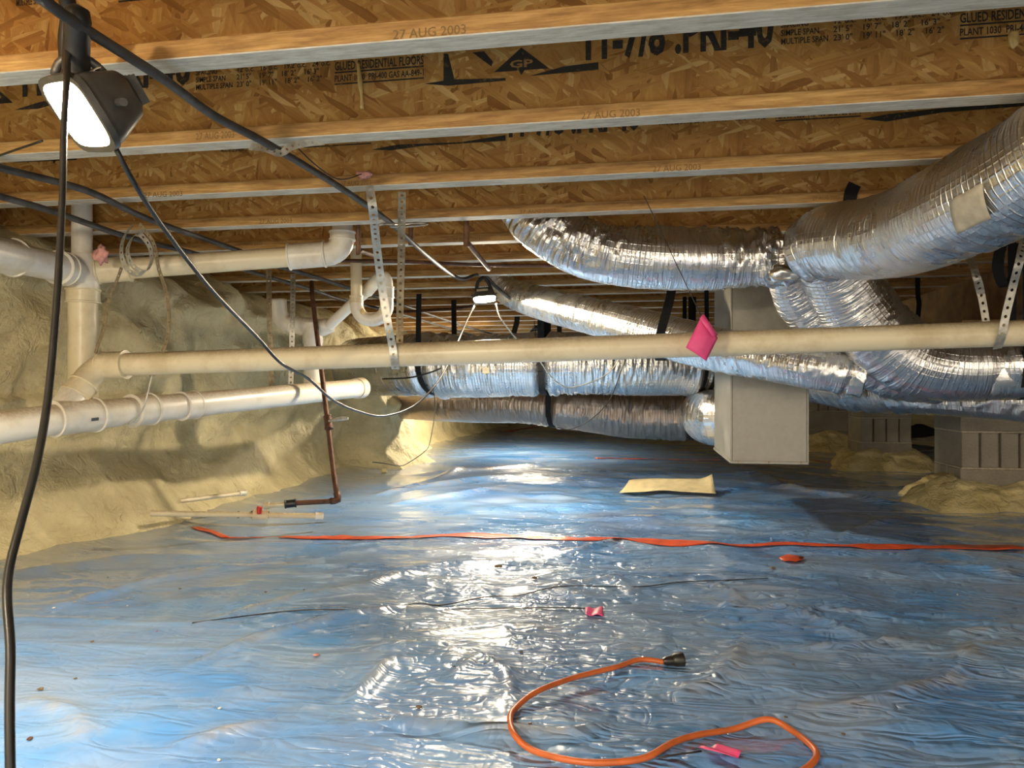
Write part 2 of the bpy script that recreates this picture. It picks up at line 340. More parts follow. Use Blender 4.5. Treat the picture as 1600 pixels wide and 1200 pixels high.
# ------------------------------------------------------------------ setting: floor sheet
FOLDS = [([(270, 1062), (400, 1003), (520, 972), (640, 955), (760, 963)], .012, .016), ([(545, 1110), (585, 1065), (612, 1035)], .014, .014),
         ([(500, 1140), (660, 1143), (800, 1155), (900, 1158), (960, 1140)], .014, .012), ([(1040, 1090), (1110, 1078), (1145, 1045), (1165, 985)], .013, .022),
         ([(1230, 1110), (1310, 1112), (1400, 1095), (1470, 1068), (1530, 1015), (1600, 990)], .010, .026), ([(1180, 948), (1260, 965), (1360, 1004)], .012, .012),
         ([(1240, 1015), (1330, 1015), (1420, 1003)], .012, .012), ([(1060, 940), (1180, 958), (1290, 952), (1420, 968)], .012, .014), ([(1300, 848), (1360, 822), (1410, 812)], .012, .018),
         ([(1470, 990), (1600, 985)], .014, .02), ([(1480, 880), (1600, 900)], .014, .03), ([(640, 1000), (760, 985), (900, 990)], .007, .014), ([(700, 1070), (750, 1040), (790, 1060), (800, 1110)], .012, .014),
         ([(880, 870), (960, 850), (1040, 860)], .012, .02), ([(840, 920), (960, 905), (1000, 940)], .010, .016), ([(560, 925), (620, 905), (670, 900)], .012, .02), ([(1100, 905), (1160, 935), (1130, 960)], .012, .014),
         ([(940, 760), (1120, 770)], .006, .03), ([(620, 745), (760, 735), (860, 722)], .02, .06), ([(640, 765), (740, 752), (830, 748)], .025, .05), ([(600, 790), (700, 778), (800, 760)], .016, .05),
         ([(580, 775), (660, 758), (740, 728)], .02, .05), ([(0, 905), (200, 872), (330, 868)], .016, .05), ([(60, 960), (250, 905), (420, 880)], .012, .03), ([(300, 985), (470, 935), (560, 920)], .008, .016),
         ([(30, 1090), (110, 1120), (150, 1190)], .008, .02), ([(250, 1185), (360, 1150), (420, 1140)], .008, .02), ([(1150, 730), (1260, 770), (1440, 790)], .02, .06)]
FOLDS = [([np.array(G(*p))[:2] for p in pl], h, w_) for pl, h, w_ in FOLDS]
def wall_x(y): return -2.46+0*y
def floor_h(x, y, dirt=False):
    dd_ = 0
    x = np.asarray(x, float); y = np.asarray(y, float)
    h = .010*fbm(x*1.1, y*1.1, 0, 2, 3)+.007*ridge(x*1.3+.3*vn(x*2, y*2, 0, 9), y*3.2, 0, 2, 11)*(.5+.5*vn(x*.8, y*.8, 0, 21))
    h = h+.006*ridge(x*2.6+y*1.2, y*5.5-x*.8, 0, 2, 31)*np.clip(.2+1.2*vn(x*.9+3, y*.9, 0, 41), 0, 1)
    h = h+.0095*fbm(x*3.6, y*5.0, 0, 2, 45)*np.clip((x+1.3)/.8, 0, 1)*np.clip((8-y)/3, 0, 1)
    for pl, a, w_ in FOLDS:
        best = np.full(np.shape(h), 9.0); tt = np.zeros(np.shape(h))
        for i in range(len(pl)-1):
            p, q = pl[i], pl[i+1]; e = q-p; L2 = e@e
            t = np.clip(((x-p[0])*e[0]+(y-p[1])*e[1])/L2, 0, 1); dd = np.hypot(x-p[0]-t*e[0], y-p[1]-t*e[1])
            k = dd < best; best = np.where(k, dd, best); tt = np.where(k, (i+t)/(len(pl)-1), tt)
        if dirt: dd_ = np.maximum(dd_, np.exp(-(best/(w_*1.3))**2)*np.clip(np.sin(math.pi*np.clip(tt, 0, 1))*1.6, 0, 1))
        h = h+1.35*a*np.exp(-(best/w_)**1.4)*np.clip(np.sin(math.pi*np.clip(tt, .02, .98))*1.6, 0, 1)
    rise = np.clip((-2.0-x)/.55, 0, 1.4); h = h+.085*rise**2
    return (h, dd_) if dirt else h
def fz(x, y): return float(floor_h(np.array([x]), np.array([y]))[0])
def GF(px, py, lift=0.0):     # photo pixel dropped on the uneven sheet
    z = 0.0
    for _ in range(3): p = G(px, py, z); z = fz(p.x, p.y)
    p = G(px, py, z); p.z = z+lift; return p
ys = np.concatenate([np.arange(-1.5, .9, .12), np.arange(.9, 3.2, .014), np.arange(3.2, 5.5, .024), np.arange(5.5, 9, .05), np.arange(9, 14.01, .25)])
xs = np.concatenate([np.arange(-2.75, 2.4, .018), np.arange(2.4, 4.5, .05), np.arange(4.5, 9.2, .2)])
X, Y = np.meshgrid(xs, ys, indexing='ij')
HF, DF = floor_h(X, Y, True)
fl = link('floor', npmesh('floor', np.stack([X, Y, HF], -1).reshape(-1, 3), grid(len(xs), len(ys))), M['sheet']); structure(fl)
at_ = fl.data.attributes.new('fold_dust', 'FLOAT', 'POINT'); at_.data.foreach_set('value', DF.ravel().astype(np.float32))
fl['label'] = 'wrinkled blue plastic vapour barrier sheet covering the crawl space ground'

# walls of sprayed foam
def wall_prof(y, z):
    x = -2.46+.05*fbm(y*1.2, z*2.2, 0, 3, 51)+.022*fbm(y*5, z*6, 0, 3, 61)
    x = x+.20*np.exp(-np.clip(z, 0, 9)/.11)+.05*np.exp(-((z-.53+.02*vn(y*2, 0*y, 0, 5))/.05)**2)-.05*(z > .62)
    lump = np.clip(1-np.abs(y-3.22+.35*z)/.42, 0, 1); x = x+.13*lump**.8*np.exp(-((z-.13)/.19)**2)
    # sprayed pilaster further back
    pil = np.clip((.45-np.abs(y-6.25))/.14, 0, 1); pil = pil*pil*(3-2*pil)
    x = x+pil*(.28+.16*np.clip(.7-z, 0, 1))*np.clip((1.0-z)/.2, 0, 1)
    top = np.clip((z-(1.16+.05*fbm(y*2.5, 0*y, 0, 3, 71)))/.2, 0, 1); x = x-.30*top*top+.06*np.exp(-((z-1.13)/.05)**2)*(.5+vn(y*3, z*0, 0, 77))
    return x
yy = np.concatenate([np.arange(-1.5, 1.8, .1), np.arange(1.8, 7.6, .018), np.arange(7.6, 14.05, .07)]); zz = np.concatenate([np.arange(-.05, 1.40, .018), [1.5, 1.66]])
Yw, Zw = np.meshgrid(yy, zz, indexing='ij'); Xw = wall_prof(Yw, Zw)
wl = structure(link('wall_left', npmesh('wall_left', np.stack([Xw, Yw, Zw], -1).reshape(-1, 3), grid(len(yy), len(zz))), M['foam']))
wl['label'] = 'foundation wall sprayed with lumpy cream foam along the left side'
xb = np.arange(-2.8, 9.3, .1); zb = np.arange(-.05, 1.7, .07); Xb, Zb = np.meshgrid(xb, zb, indexing='ij')
wb = structure(link('wall_back', npmesh('wall_back', np.stack([Xb, 13.9-.05*fbm(Xb*2, Zb*3, 0, 3, 81)-.15*np.exp(-Zb/.1), Zb], -1).reshape(-1, 3), grid(len(xb), len(zb))), M['foam']))
yb = np.arange(-1.5, 14.05, .15); Yb, Zb = np.meshgrid(yb, zb, indexing='ij')
wr = structure(link('wall_right', npmesh('wall_right', np.stack([9.1-.05*fbm(Yb*2, Zb*3, 0, 3, 91), Yb, Zb], -1).reshape(-1, 3), grid(len(yb), len(zb))), M['foam']))
# subfloor above the joists, made of boards
JB, JD, FW, FH, JS, Y1 = 1.332, .302, .0635, .039, .488, 1.386
ce = structure(boxes('ceiling', [(-3.0, 9.3, -1.6, 14.1, JB+JD+.001, JB+JD+.02)], M['ply']))
bd = None
for i in range(13):
    b = boxes('panel', [(-2.9, 9.2, -1.5+i*1.22, -1.5+(i+1)*1.22-.004, JB+JD-.002, JB+JD+.004)], M['ply'], ce)

# ------------------------------------------------------------------ printed text meshes
_txt = []
def text(body, bold=.0):
    cu = bpy.data.curves.new('printing', 'FONT'); cu.body = body; cu.offset = bold; cu.resolution_u = 2; cu.extrude = .0
    o = bpy.data.objects.new('printing', cu); COL.objects.link(o); return o
TEXTS = {}
for k, b in (("11-7/8 .PRI-40", .035), ("SPACING\nSIMPLE SPAN\nMULTIPLE SPAN", .02), ("12\"o.c.   16\"o.c.   19.2\"o.c.   24\"o.c.\n21' 5\"    19' 7\"    18' 2\"    16' 3\"\n23' 0\"    19' 11\"    18' 2\"    16' 2\"", .015),
             ("GLUED RESIDENTIAL FLOORS", .02), ("PLANT 1030  PRI-400 GAS AA-849-1", .02), ("27 AUG 2003", .005), ("GP", .03), ("PVC  DWV  SCH 40", .01), ("40' 13\"", .01)):
    TEXTS[k] = text(k, b)
dg = bpy.context.evaluated_depsgraph_get(); TM = {}
for k, o in TEXTS.items():
    me = bpy.data.meshes.new_from_object(o.evaluated_get(dg)); co = np.zeros(len(me.vertices)*3, np.float32); me.vertices.foreach_get('co', co); co = co.reshape(-1, 3)
    mn, mx = co.min(0), co.max(0); co[:, 0] = (co[:, 0]-mn[0])/(mx[0]-mn[0]); co[:, 1] = (co[:, 1]-mn[1])/(mx[1]-mn[1]); co[:, 2] = 0
    me.vertices.foreach_set('co', co.ravel()); me.update(); me.materials.clear(); TM[k] = me
for o in TEXTS.values(): bpy.data.objects.remove(o, do_unlink=True)
def put_text(k, parent, x0, x1, z0, z1, y, mat, name='printing'):
    me = TM[k].copy(); o = link(name, me, mat, parent, False)
    o.matrix_basis = Matrix(((x1-x0, 0, 0, x0), (0, 0, 1, y), (0, z1-z0, 0, z0), (0, 0, 0, 1)))
    return o
def shape(name, pts, y, mat, parent):          # flat printed outline on the plane y
    bm = bmesh.new(); bm.faces.new([bm.verts.new((a, y, b)) for a, b in pts]); me = bpy.data.meshes.new(name); bm.to_mesh(me); bm.free()
    return link(name, me, mat, parent, False)

# ------------------------------------------------------------------ I-joists
ORD = ['nearest', 'second', 'third', 'fourth', 'fifth', 'sixth', 'seventh', 'eighth']
WHAT = ['with 27 AUG 2003 stamp, behind the near work light', 'with GP triangle printing on its web', 'holding the strap beside the foil duct strap clip', 'just in front of the tall foil duct bend',
        'above the white drain elbow', 'over the white trap', 'over the far work light bracket', 'just behind the far work light']
NUM = 'nine ten eleven twelve thirteen fourteen fifteen sixteen seventeen eighteen nineteen twenty twenty-one twenty-two twenty-three twenty-four twenty-five'.split()
web_me = None; joists = []
X0, X1 = -2.75, 9.1
for k in range(-3, 25):
    Yj = Y1+k*JS
    if 0 <= k < 8: lb = '%s wooden I-joist overhead %s' % (ORD[k], WHAT[k]); gr = 'floor joists overhead'
    elif k < 0: lb = 'wooden I-joist overhead out of view, %s before the nearest visible one' % ('first', 'second', 'third')[-k-1]; gr = 'joists above the camera'
    else: lb = 'dim distant wooden I-joist, number %s counting from the nearest one with printing' % NUM[k-8]; gr = 'distant floor joists'
    j = thing('floor_joist', lb, 'joist', gr, (0, Yj, JB))
    if web_me is None:
        bo = boxes('bottom_flange', [(X0, X1, 0, FW, 0, FH)], M['lumber'], j, .002); w_ = boxes('web', [(X0, X1, FW/2-.005, FW/2+.005, FH-.01, JD-FH+.01)], M['osb'], j); to = boxes('top_flange', [(X0, X1, 0, FW, JD-FH, JD)], M['lumber'], j, .002)
        web_me = (bo.data, w_.data, to.data)
    else:
        sh = random.uniform(-.4, 0)
        bo = link('bottom_flange', web_me[0], [], j, False); w_ = link('web', web_me[1], [], j, False); to = link('top_flange', web_me[2], [], j, False)
        for q in (bo, to, w_): q.location.x = sh+(.0 if q is not w_ else 0)
    joists.append((k, j, bo, w_))
JW = {k: w_ for k, j, bo, w_ in joists}; JF = {k: bo for k, j, bo, w_ in joists}
def web_print(k, items):
    yw = Y1+k*JS+FW/2-.005-.0012; w_ = JW[k]; ox, oy, oz = w_.location.x, Y1+k*JS, JB
    y = yw-oy
    L = lambda px, py: (lambda p: (p.x-ox, p.z-oz))(onY(px, py, yw))
    for it in items:
        if it[0] == 'big': a = L(it[1], it[2]); b = L(it[3], it[2]); put_text("11-7/8 .PRI-40", w_, a[0], b[0], a[1], a[1]+.105, y, M['ink'])
        elif it[0] == 'table':
            a = L(it[1], it[2]); b = L(it[3], it[2]); wd = b[0]-a[0]
            put_text("SPACING\nSIMPLE SPAN\nMULTIPLE SPAN", w_, a[0], a[0]+wd*.28, a[1], a[1]+.056, y, M['ink'])
            put_text("12\"o.c.   16\"o.c.   19.2\"o.c.   24\"o.c.\n21' 5\"    19' 7\"    18' 2\"    16' 3\"\n23' 0\"    19' 11\"    18' 2\"    16' 2\"", w_, a[0]+wd*.31, b[0], a[1], a[1]+.056, y, M['ink'])
        elif it[0] == 'glue':
            a = L(it[1], it[2]); b = L(it[3], it[2])
            put_text("PLANT 1030  PRI-400 GAS AA-849-1", w_, a[0], b[0], a[1]+.008, a[1]+.026, y, M['ink']); put_text("GLUED RESIDENTIAL FLOORS", w_, a[0], b[0], a[1]+.038, a[1]+.062, y, M['ink'])
            for dz in (0, .031): shape('printed_line', [(a[0], a[1]+dz), (b[0], a[1]+dz), (b[0], a[1]+dz+.004), (a[0], a[1]+dz+.004)], y, M['ink'], w_)
        elif it[0] == 'gp':
            a = L(it[1], it[2]); b = L(it[3], it[2]); m_ = (a[0]+b[0])/2; hw = (b[0]-a[0])/2
            # triangle mark knocked out in rings: outer triangle, letters in wood colour, stem
            tr = shape('printed_triangle', [(a[0], a[1]), (m_-.008, a[1]), (m_, a[1]-.012), (m_+.008, a[1]), (b[0], a[1]), (m_, a[1]+hw*.82)], y, M['ink'], w_)
            put_text('GP', w_, m_-hw*.42, m_+hw*.42, a[1]+hw*.10, a[1]+hw*.38, y-.0006, M['lumber'])
        elif it[0] == 'smear':
            pts = [L(*p) for p in it[1]]; shape('printed_smear', pts, y, M['ink'], w_)
web_print(1, [('gp', -40, 165, 20), ('smear', [(22, 172), (60, 170), (95, 160), (95, 152), (60, 160)]), ('big', 35, 153, 298), ('table', 306, 141, 516), ('glue', 523, 133, 662), ('smear', [(662, 131), (700, 134), (790, 126), (790, 122), (710, 124), (700, 84), (693, 84), (693, 126)]),
              ('gp', 772, 113, 858), ('smear', [(826, 119), (935, 109), (935, 97), (880, 104)]), ('smear', [(738, 82), (768, 104), (770, 96), (756, 80)]), ('big', 915, 96, 1209), ('table', 1220, 70, 1492), ('glue', 1500, 62, 1690)])
web_print(2, [('gp', 60, 252, 110), ('smear', [(20, 254), (120, 250), (120, 242), (60, 248)]), ('big', 122, 246, 330), ('table', 345, 238, 470), ('glue', 475, 231, 580), ('smear', [(580, 234), (612, 235), (660, 228), (790, 220), (790, 211), (720, 222), (620, 226)]),
              ('big', 795, 216, 1000), ('table', 1030, 196, 1210), ('glue', 1212, 190, 1345), ('smear', [(1345, 186), (1385, 190), (1470, 176), (1600, 166), (1600, 158), (1480, 168), (1390, 178)])])
web_print(0, [('table', 25, 10, 175), ('glue', 185, 4, 330), ('table', 1000, -80, 1200)])
def stamp(k, px0, px1, py0, py1):
    yf = Y1+k*JS-.0012; o = JF[k]; ox = o.location.x; a = onY(px0, py1, yf); b = onY(px1, py0, yf); a2 = onY(px0, py0, yf)
    put_text("27 AUG 2003", o, a.x-ox, b.x-ox, a.z-JB, a2.z-JB, -.0012, M['stamp'])
stamp(0, 614, 728, 47, 62); stamp(1, 306, 366, 208, 219); stamp(1, 908, 1000, 175, 187); stamp(2, 225, 285, 301, 309); stamp(2, 532, 580, 283, 291); stamp(2, 1020, 1095, 259, 269)
stamp(3, 405, 456, 343, 350); stamp(3, 812, 868, 328, 334); stamp(3, 1270, 1312, 307, 313); stamp(4, 372, 410, 379, 384); stamp(4, 708, 750, 372, 377)
def blob(name, c, r, mat, sc=(1, 1, 1), seed=1, amp=.25, parent=None):
    bm = bmesh.new(); bmesh.ops.create_icosphere(bm, subdivisions=3, radius=1)
    co = np.array([v.co[:] for v in bm.verts]); d = 1+amp*fbm(co[:, 0]*1.7, co[:, 1]*1.7, co[:, 2]*1.7+seed*7.3, 3, seed)
    for v, q, k in zip(bm.verts, co, d): v.co = Vector((q[0]*k*r*sc[0]+c[0], q[1]*k*r*sc[1]+c[1], q[2]*k*r*sc[2]+c[2]))
    me = bpy.data.meshes.new(name); bm.to_mesh(me); bm.free(); return link(name, me, mat, parent)
p = onY(1583, 60, Y1+JS+.024); tag(blob('glue_blob', p, .012, M['glue'], (1, .5, 1.7), 3), 'yellow glue blob stuck on the joist web at upper right', 'glue')
g = onY(566, 135, Y1+JS+.024); tag(tube('glue_drip', [onY(560, 100, Y1+JS+.024), onY(563, 130, Y1+JS+.022), onY(565, 150, Y1+JS+.023), onY(566, 170, Y1+JS+.024)], [.004, .007, .004, .006], M['glue'], None, 8, .01), 'dried yellow glue drip down the joist web beside the printed table', 'glue')

# ------------------------------------------------------------------ girder and block piers
gd = thing('girder', 'dark built-up wood girder resting on the block piers', 'beam', None, (2.03, 0, JB-.286))
for i, dx in enumerate((-.059, -.019, .021)):
    for a, b in ((-.5, 4.7), (4.705, 9.0), (9.005, 13.7)): boxes('plank', [(dx, dx+.0375, a, b, 0, .284)], M['beam'], gd, .002)
BL, BT, BH = .397, .088, .194
blk = {}
def pier(cx, cy, label, first, seed, foam_h):
    t = thing('block_pier', label, 'pier', None, (cx, cy, 0)); z = .02; c = first
    boxes('mortar', [(-.172, .172, -.172, .172, 0, 1.03)], M['mortar'], t)
    while z+BH < 1.05:
        for i in range(4):
            off = -.2+.0505+i*.0995+random.uniform(-.002, .002)
            if c not in blk:
                o = boxes('block', [(-BL/2, BL/2, -BT/2, BT/2, 0, BH)] if c else [(-BT/2, BT/2, -BL/2, BL/2, 0, BH)], M['block'], t, .004); blk[c] = o.data
            else: o = link('block', blk[c], [], t, False)
            o.location = (0, off, z) if c else (off, 0, z)
            o.rotation_euler.z = random.uniform(-.008, .008)
        boxes('mortar_bed', [(-.196, .196, -.196, .196, z+BH+.0003, z+BH+.0087)], M['mortar'], t)
        z += BH+.009; c = 1-c
    boxes('wood_shim', [(-.19, .19, -.19, .19, z, JB-.2865)], M['beam'], t)
    # foam skirt: lumpy apron sprayed around the foot
    n, m = 96, 22; V = []
    for i in range(n):
        a = 2*math.pi*i/n; sq = .215/max(abs(math.cos(a)), abs(math.sin(a)))
        for j in range(m):
            f = j/(m-1); hh = foam_h*(1-f**1.6)*(1+.30*float(vn(math.cos(a)*1.8+seed, math.sin(a)*1.8, 0, seed)))
            r = sq-.012+(.20+.09*float(vn(math.cos(a)*2.2, math.sin(a)*2.2+seed, 0, seed+4)))*f**2.0+.035*math.sin(f*math.pi)*(1+1.3*float(vn(math.cos(a)*5, math.sin(a)*5, f*4, seed+9)))
            V.append((r*math.cos(a), r*math.sin(a), max(hh, -.0)+(-.012 if j == m-1 else .006)+fz(cx+r*math.cos(a), cy+r*math.sin(a))*f))
    V = np.array(V); Q = []
    for i in range(n):
        for j in range(m-1): Q.append((i*m+j, i*m+j+1, ((i+1) % n)*m+j+1, ((i+1) % n)*m+j))
    link('foam_skirt', npmesh('foam_skirt', V, np.array(Q)), M['foam2'], t)
pier(1.965, 4.74, 'nearest concrete block pier with spreading yellow foam foot at right edge', 1, 3, .14)
pier(1.995, 6.78, 'middle concrete block pier with foam foot, left of the nearest pier', 1, 5, .14)
pier(2.00, 8.72, 'farthest concrete block pier beside the grey sheet metal plenum box', 0, 8, .17)

# ------------------------------------------------------------------ plenum box
bc = P(1143, 724, 3.65); BX0, BY0, BZ0 = bc.x, bc.y, bc.z; BX1, BY1 = BX0+.352, BY0+.85
pb = thing('plenum_box', 'tall grey galvanized sheet metal plenum box hanging in front of the piers', 'duct', None, (BX0, BY0, BZ0))
BHH = JB-BZ0-.004
boxes('front_panel', [(.004, .348, 0, .004, .012, BHH)], M['galv'], pb, .001); boxes('back_panel', [(.004, .348, .846, .85, .012, BHH)], M['galv'], pb, .001)
boxes('side_panel', [(0, .004, 0, .85, .006, BHH)], M['galv'], pb, .001); boxes('side_panel', [(.348, .352, 0, .85, .006, BHH)], M['galv'], pb, .001)
boxes('bottom_panel', [(.003, .349, .003, .847, 0, .004)], M['galv'], pb, .001)
boxes('seam_flange', [(-.004, .356, -.006, .001, 0, .013), (-.006, .003, -.005, .003, 0, BHH), (.349, .357, -.005, .003, 0, BHH), (-.006, .001, -.004, .85, 0, .013)], M['galv'], pb, .001)
for (sx, sz) in ((.03, .006), (.17, .006), (.32, .006)): boxes('screw', [(sx, sx+.008, -.010, -.004, sz-.002, sz+.006)], M['rust'], pb, .001)

# ------------------------------------------------------------------ foil ducts
def foil_disp(cr, seed, pinch=(), big=.3):
    def f(s, a, p, r):
        ca, sa = np.cos(a), np.sin(a)
        sw = s+.035*vn(ca*1.6, sa*1.6, s*4, seed+3)
        pl = np.abs(vn(sw*34, ca*1.3, sa*1.3, seed))*1.3+np.abs(vn(sw*62, ca*2.2, sa*2.2, seed+1))*.8          # pleats round the tube
        m = np.clip(.35+1.1*vn(s*2.2, ca*.8, sa*.8, seed+5), .12, 1.2)
        d = -cr*pl*m+cr*.55*(np.abs(vn(s*48, ca*4, sa*4, seed+7))-.5)*m+cr*big*2.2*vn(s*2.4, ca*.9, sa*.9, seed+8)
        for (q, w_, k) in pinch: d = d-r*k*np.exp(-((s-q)/w_)**2)+r*k*.35*np.exp(-((s-q-w_*1.7)/(w_*.9))**2)+r*k*.35*np.exp(-((s-q+w_*1.7)/(w_*.9))**2)
        return d
    return f
def duct(label, pts, rad, mat='foil', cr=.012, seed=1, nseg=72, pinch_px=(), step=.006, group='foil insulated flexible ducts'):
    W = [P(*p) for p in pts]; C, R = resample(W, rad, step)
    s = np.concatenate([[0], np.cumsum(np.linalg.norm(np.diff(C, axis=0), axis=1))]); pin = []
    for px, w_, k in pinch_px:
        rel = C-np.array([0, 0, CZ]); xc = rel[:, 0]*CT+rel[:, 1]*ST; d = -rel[:, 0]*ST+rel[:, 1]*CT; pin.append((s[np.argmin(np.abs(800+F*xc/d-px))], w_, k))
    t = thing('foil_duct', label, 'duct', group, W[0])
    o = link('jacket', tubemesh('jacket', C-np.array(W[0]), R, nseg, foil_disp(cr, seed, pin)), M[mat], t)
    T = np.gradient(C, axis=0); return t, C, R, T/np.linalg.norm(T, axis=1)[:, None]
def at_px(D, px):
    t, C, R, T = D; rel = C-np.array([0, 0, CZ]); xc = rel[:, 0]*CT+rel[:, 1]*ST; d = -rel[:, 0]*ST+rel[:, 1]*CT; i = int(np.argmin(np.abs(800+F*xc/d-px))); return C[i], R[i], T[i]
d1 = duct('largest foil duct slanting up to the right with a tan paper label', [(1262, 392, 2.80), (1300, 380, 2.70), (1400, 366, 2.39), (1500, 325, 2.0), (1600, 277, 1.77), (1720, 205, 1.58)], [.125, .140, .143, .143, .143, .143], cr=.008, seed=2)
d2 = duct('long foil duct bending up into the joists above the far work light', [(1235, 402, 2.95), (1180, 405, 3.02), (1090, 407, 3.05), (1000, 403, 3.08), (920, 388, 3.11), (860, 357, 3.14), (815, 312, 3.16), (800, 262, 3.17)], [.118, .128, .133, .134, .134, .132, .128, .12], cr=.020, seed=12, pinch_px=[(1228, .03, .25)])
d3 = duct('slim foil duct sloping behind the long cream pipe to the plenum front', [(772, 425, 4.72), (800, 457, 4.66), (860, 477, 4.5), (950, 500, 4.15), (1060, 530, 3.75), (1170, 556, 3.42), (1260, 572, 3.22), (1345, 585, 3.15)], [.08, .095, .108, .112, .11, .105, .10, .085], cr=.010, seed=22, pinch_px=[(1335, .03, .25)])
d4 = duct('thick horizontal foil trunk duct with black straps running from left wall', [(560, 574, 6.2), (620, 572, 5.75), (700, 570, 5.4), (850, 569, 5.25), (1000, 567, 5.2), (1120, 566, 5.25), (1250, 566, 5.35)], [.24, .235, .23, .225, .225, .225, .22], cr=.014, seed=32, pinch_px=[(683, .035, .22), (850, .035, .18), (1094, .04, .16)])
d5 = duct('lower dusty foil duct sagging under the strapped trunk duct', [(560, 628, 7.2), (690, 632, 6.4), (800, 632, 6.0), (900, 640, 5.8), (990, 648, 5.7), (1075, 650, 5.6), (1120, 648, 5.55)], [.14, .145, .15, .165, .18, .185, .17], 'foil2', cr=.012, seed=42, pinch_px=[(866, .03, .15), (1080, .03, .2)])
d6 = duct('short bulging foil elbow tucked behind the left side of the plenum', [(1200, 648, 5.0), (1150, 652, 4.98), (1118, 652, 5.06), (1104, 648, 5.35), (1108, 640, 5.8)], [.185, .195, .195, .185, .17], cr=.010, seed=52)
d7 = duct('low foil duct in front of the block piers along the right', [(1195, 590, 5.0), (1262, 600, 4.72), (1330, 606, 4.25), (1400, 610, 3.9), (1480, 613, 3.62), (1560, 618, 3.42), (1680, 624, 3.2)], [.115, .12, .122, .122, .122, .124, .125], cr=.014, seed=62, pinch_px=[(1352, .04, .2), (1400, .03, .15)])
d8 = duct('fat foil elbow dropping from the largest duct behind the cream pipe', [(1292, 405, 2.98), (1322, 455, 3.05), (1362, 510, 3.08), (1415, 555, 3.08), (1480, 572, 3.05), (1560, 572, 3.0), (1680, 566, 2.9)], [.125, .148, .155, .155, .148, .135, .13], cr=.013, seed=72, pinch_px=[(1555, .03, .1)])
d9 = duct('narrow foil branch duct lying along the left of the fat elbow', [(1226, 425, 3.12), (1250, 470, 3.2), (1290, 516, 3.24), (1335, 552, 3.25), (1395, 588, 3.26), (1470, 604, 3.26)], [.085, .105, .11, .11, .10, .08], cr=.007, seed=82)
# crumpled foil tape where the ducts meet
def tape_band(D, px, wd, name='tape_band', dr=.006, seed=5):
    c, r, T = at_px(D, px); n = 8; C = [c+T*(i/(n-1)-.5)*wd for i in range(n)]
    o = link(name, tubemesh(name, np.array(C)-np.array(D[0].location), np.full(n, r*1.0+dr), 60, foil_disp(.010, seed, (), .5)), M['tape'], D[0]); return o
tape_band(d8, 1568, .12, dr=.004); tape_band(d7, 1365, .07, dr=.002, seed=15); tape_band(d3, 1338, .06, dr=.004, seed=16)
tag(blob('foil_wad', P(1230, 430, 2.86), .045, M['tape'], (1.3, 1, .8), 6, .55), 'crumpled foil wad where the long duct meets the largest duct', 'foil')
# paper label on the biggest duct, lying on its jacket
def wrap_label(D, px, ang0, ang1, s_len, mat, name='paper_label', up=.011, skew=0):
    c, r, T = at_px(D, px); T = Vector(T); side = Vector((0, 0, 1)).cross(T).normalized()
    toc = (Vector((0, 0, CZ))-Vector(c)); 
    if side.dot(toc) < 0: side = -side
    upv = T.cross(side); upv = upv if upv.z > 0 else -upv
    n = 10; V = []
    for i in range(n):
        a = ang0+(ang1-ang0)*i/(n-1)
        for j in range(8):
            q = Vector(c)+T*((j/7-.5)*s_len+skew*(i/(n-1)-.5)*s_len)+(side*math.cos(a)+upv*math.sin(a))*(r+up)-Vector(D[0].location); V.append(q)
    o = link(name, npmesh(name, np.array(V), grid(n, 8)), mat, D[0]); md = o.modifiers.new('s', 'SOLIDIFY'); md.thickness = .0012; return o
wrap_label(d1, 1585, -.80, -.25, .11, M['paper'], 'paper_label', .007, .3)['label'] = 'tan paper label stuck on the duct jacket'
wrap_label(d4, 770, -.30, -.12, .05, M['paper'], 'paper_label', .012)
# black webbing hangers
def hanger(D, px, label, wd=.045, top=JB-.002, dr=.012, legs=True, mat='black', group='black duct hangers'):
    c, r, T = at_px(D, px); c = Vector(c); T = Vector(T); side = Vector((0, 0, 1)).cross(T).normalized()
    if side.dot(Vector((0, 0, CZ))-c) < 0: side = -side
    R = r*.90+dr; pts = []
    if legs: pts.append(Vector((c.x, c.y, top))+side*R*.95)
    for i in range(13):
        a = math.pi*(.0-i/12); pts.append(c+side*R*math.cos(a)+Vector((0, 0, 1))*R*math.sin(a))
    if legs: pts.append(Vector((c.x, c.y, top))-side*R*.95)
    return tag(ribbon('duct_hanger', pts, wd, M[mat], None, tuple(T), .003, .02), label, 'strap', group)
hanger(d4, 683, 'black webbing hanger round the trunk duct at its left end'); hanger(d4, 850, 'black webbing hanger round the middle of the trunk duct')
hanger(d4, 1086, 'left one of two black hangers beside the plenum on the trunk duct', .03); hanger(d4, 1102, 'right one of two black hangers beside the plenum on the trunk duct', .03)
hanger(d5, 866, 'black hanger band on the lower dusty duct, middle', .04, dr=.014); hanger(d5, 1080, 'black hanger band at the right end of lower dusty duct', .04, dr=.014)
tag(ribbon('duct_hanger', [P(1062, 372, 3.95), P(1049, 455, 3.75), P(1041, 488, 3.66), P(1033, 518, 3.63), P(1029, 548, 3.66), P(1032, 563, 3.78), P(1040, 556, 3.9)], .045, M['black'], None, (1, .35, 0), .003), 'wide black hanger slanting down over the slim duct below the long bending duct', 'strap', 'black duct hangers')
tag(ribbon('hanger_clip', [onY(1336, 288, Y1+3*JS-.004), onY(1330, 300, Y1+3*JS-.004), onY(1327, 318, Y1+3*JS-.006)], .045, M['black'], None, (1, 0, 0), .004), 'black hanger clip on fourth joist above the largest duct', 'strap')
hanger(d8, 1592, 'black hanger at the right picture edge round the fat elbow', .03, dr=.016)
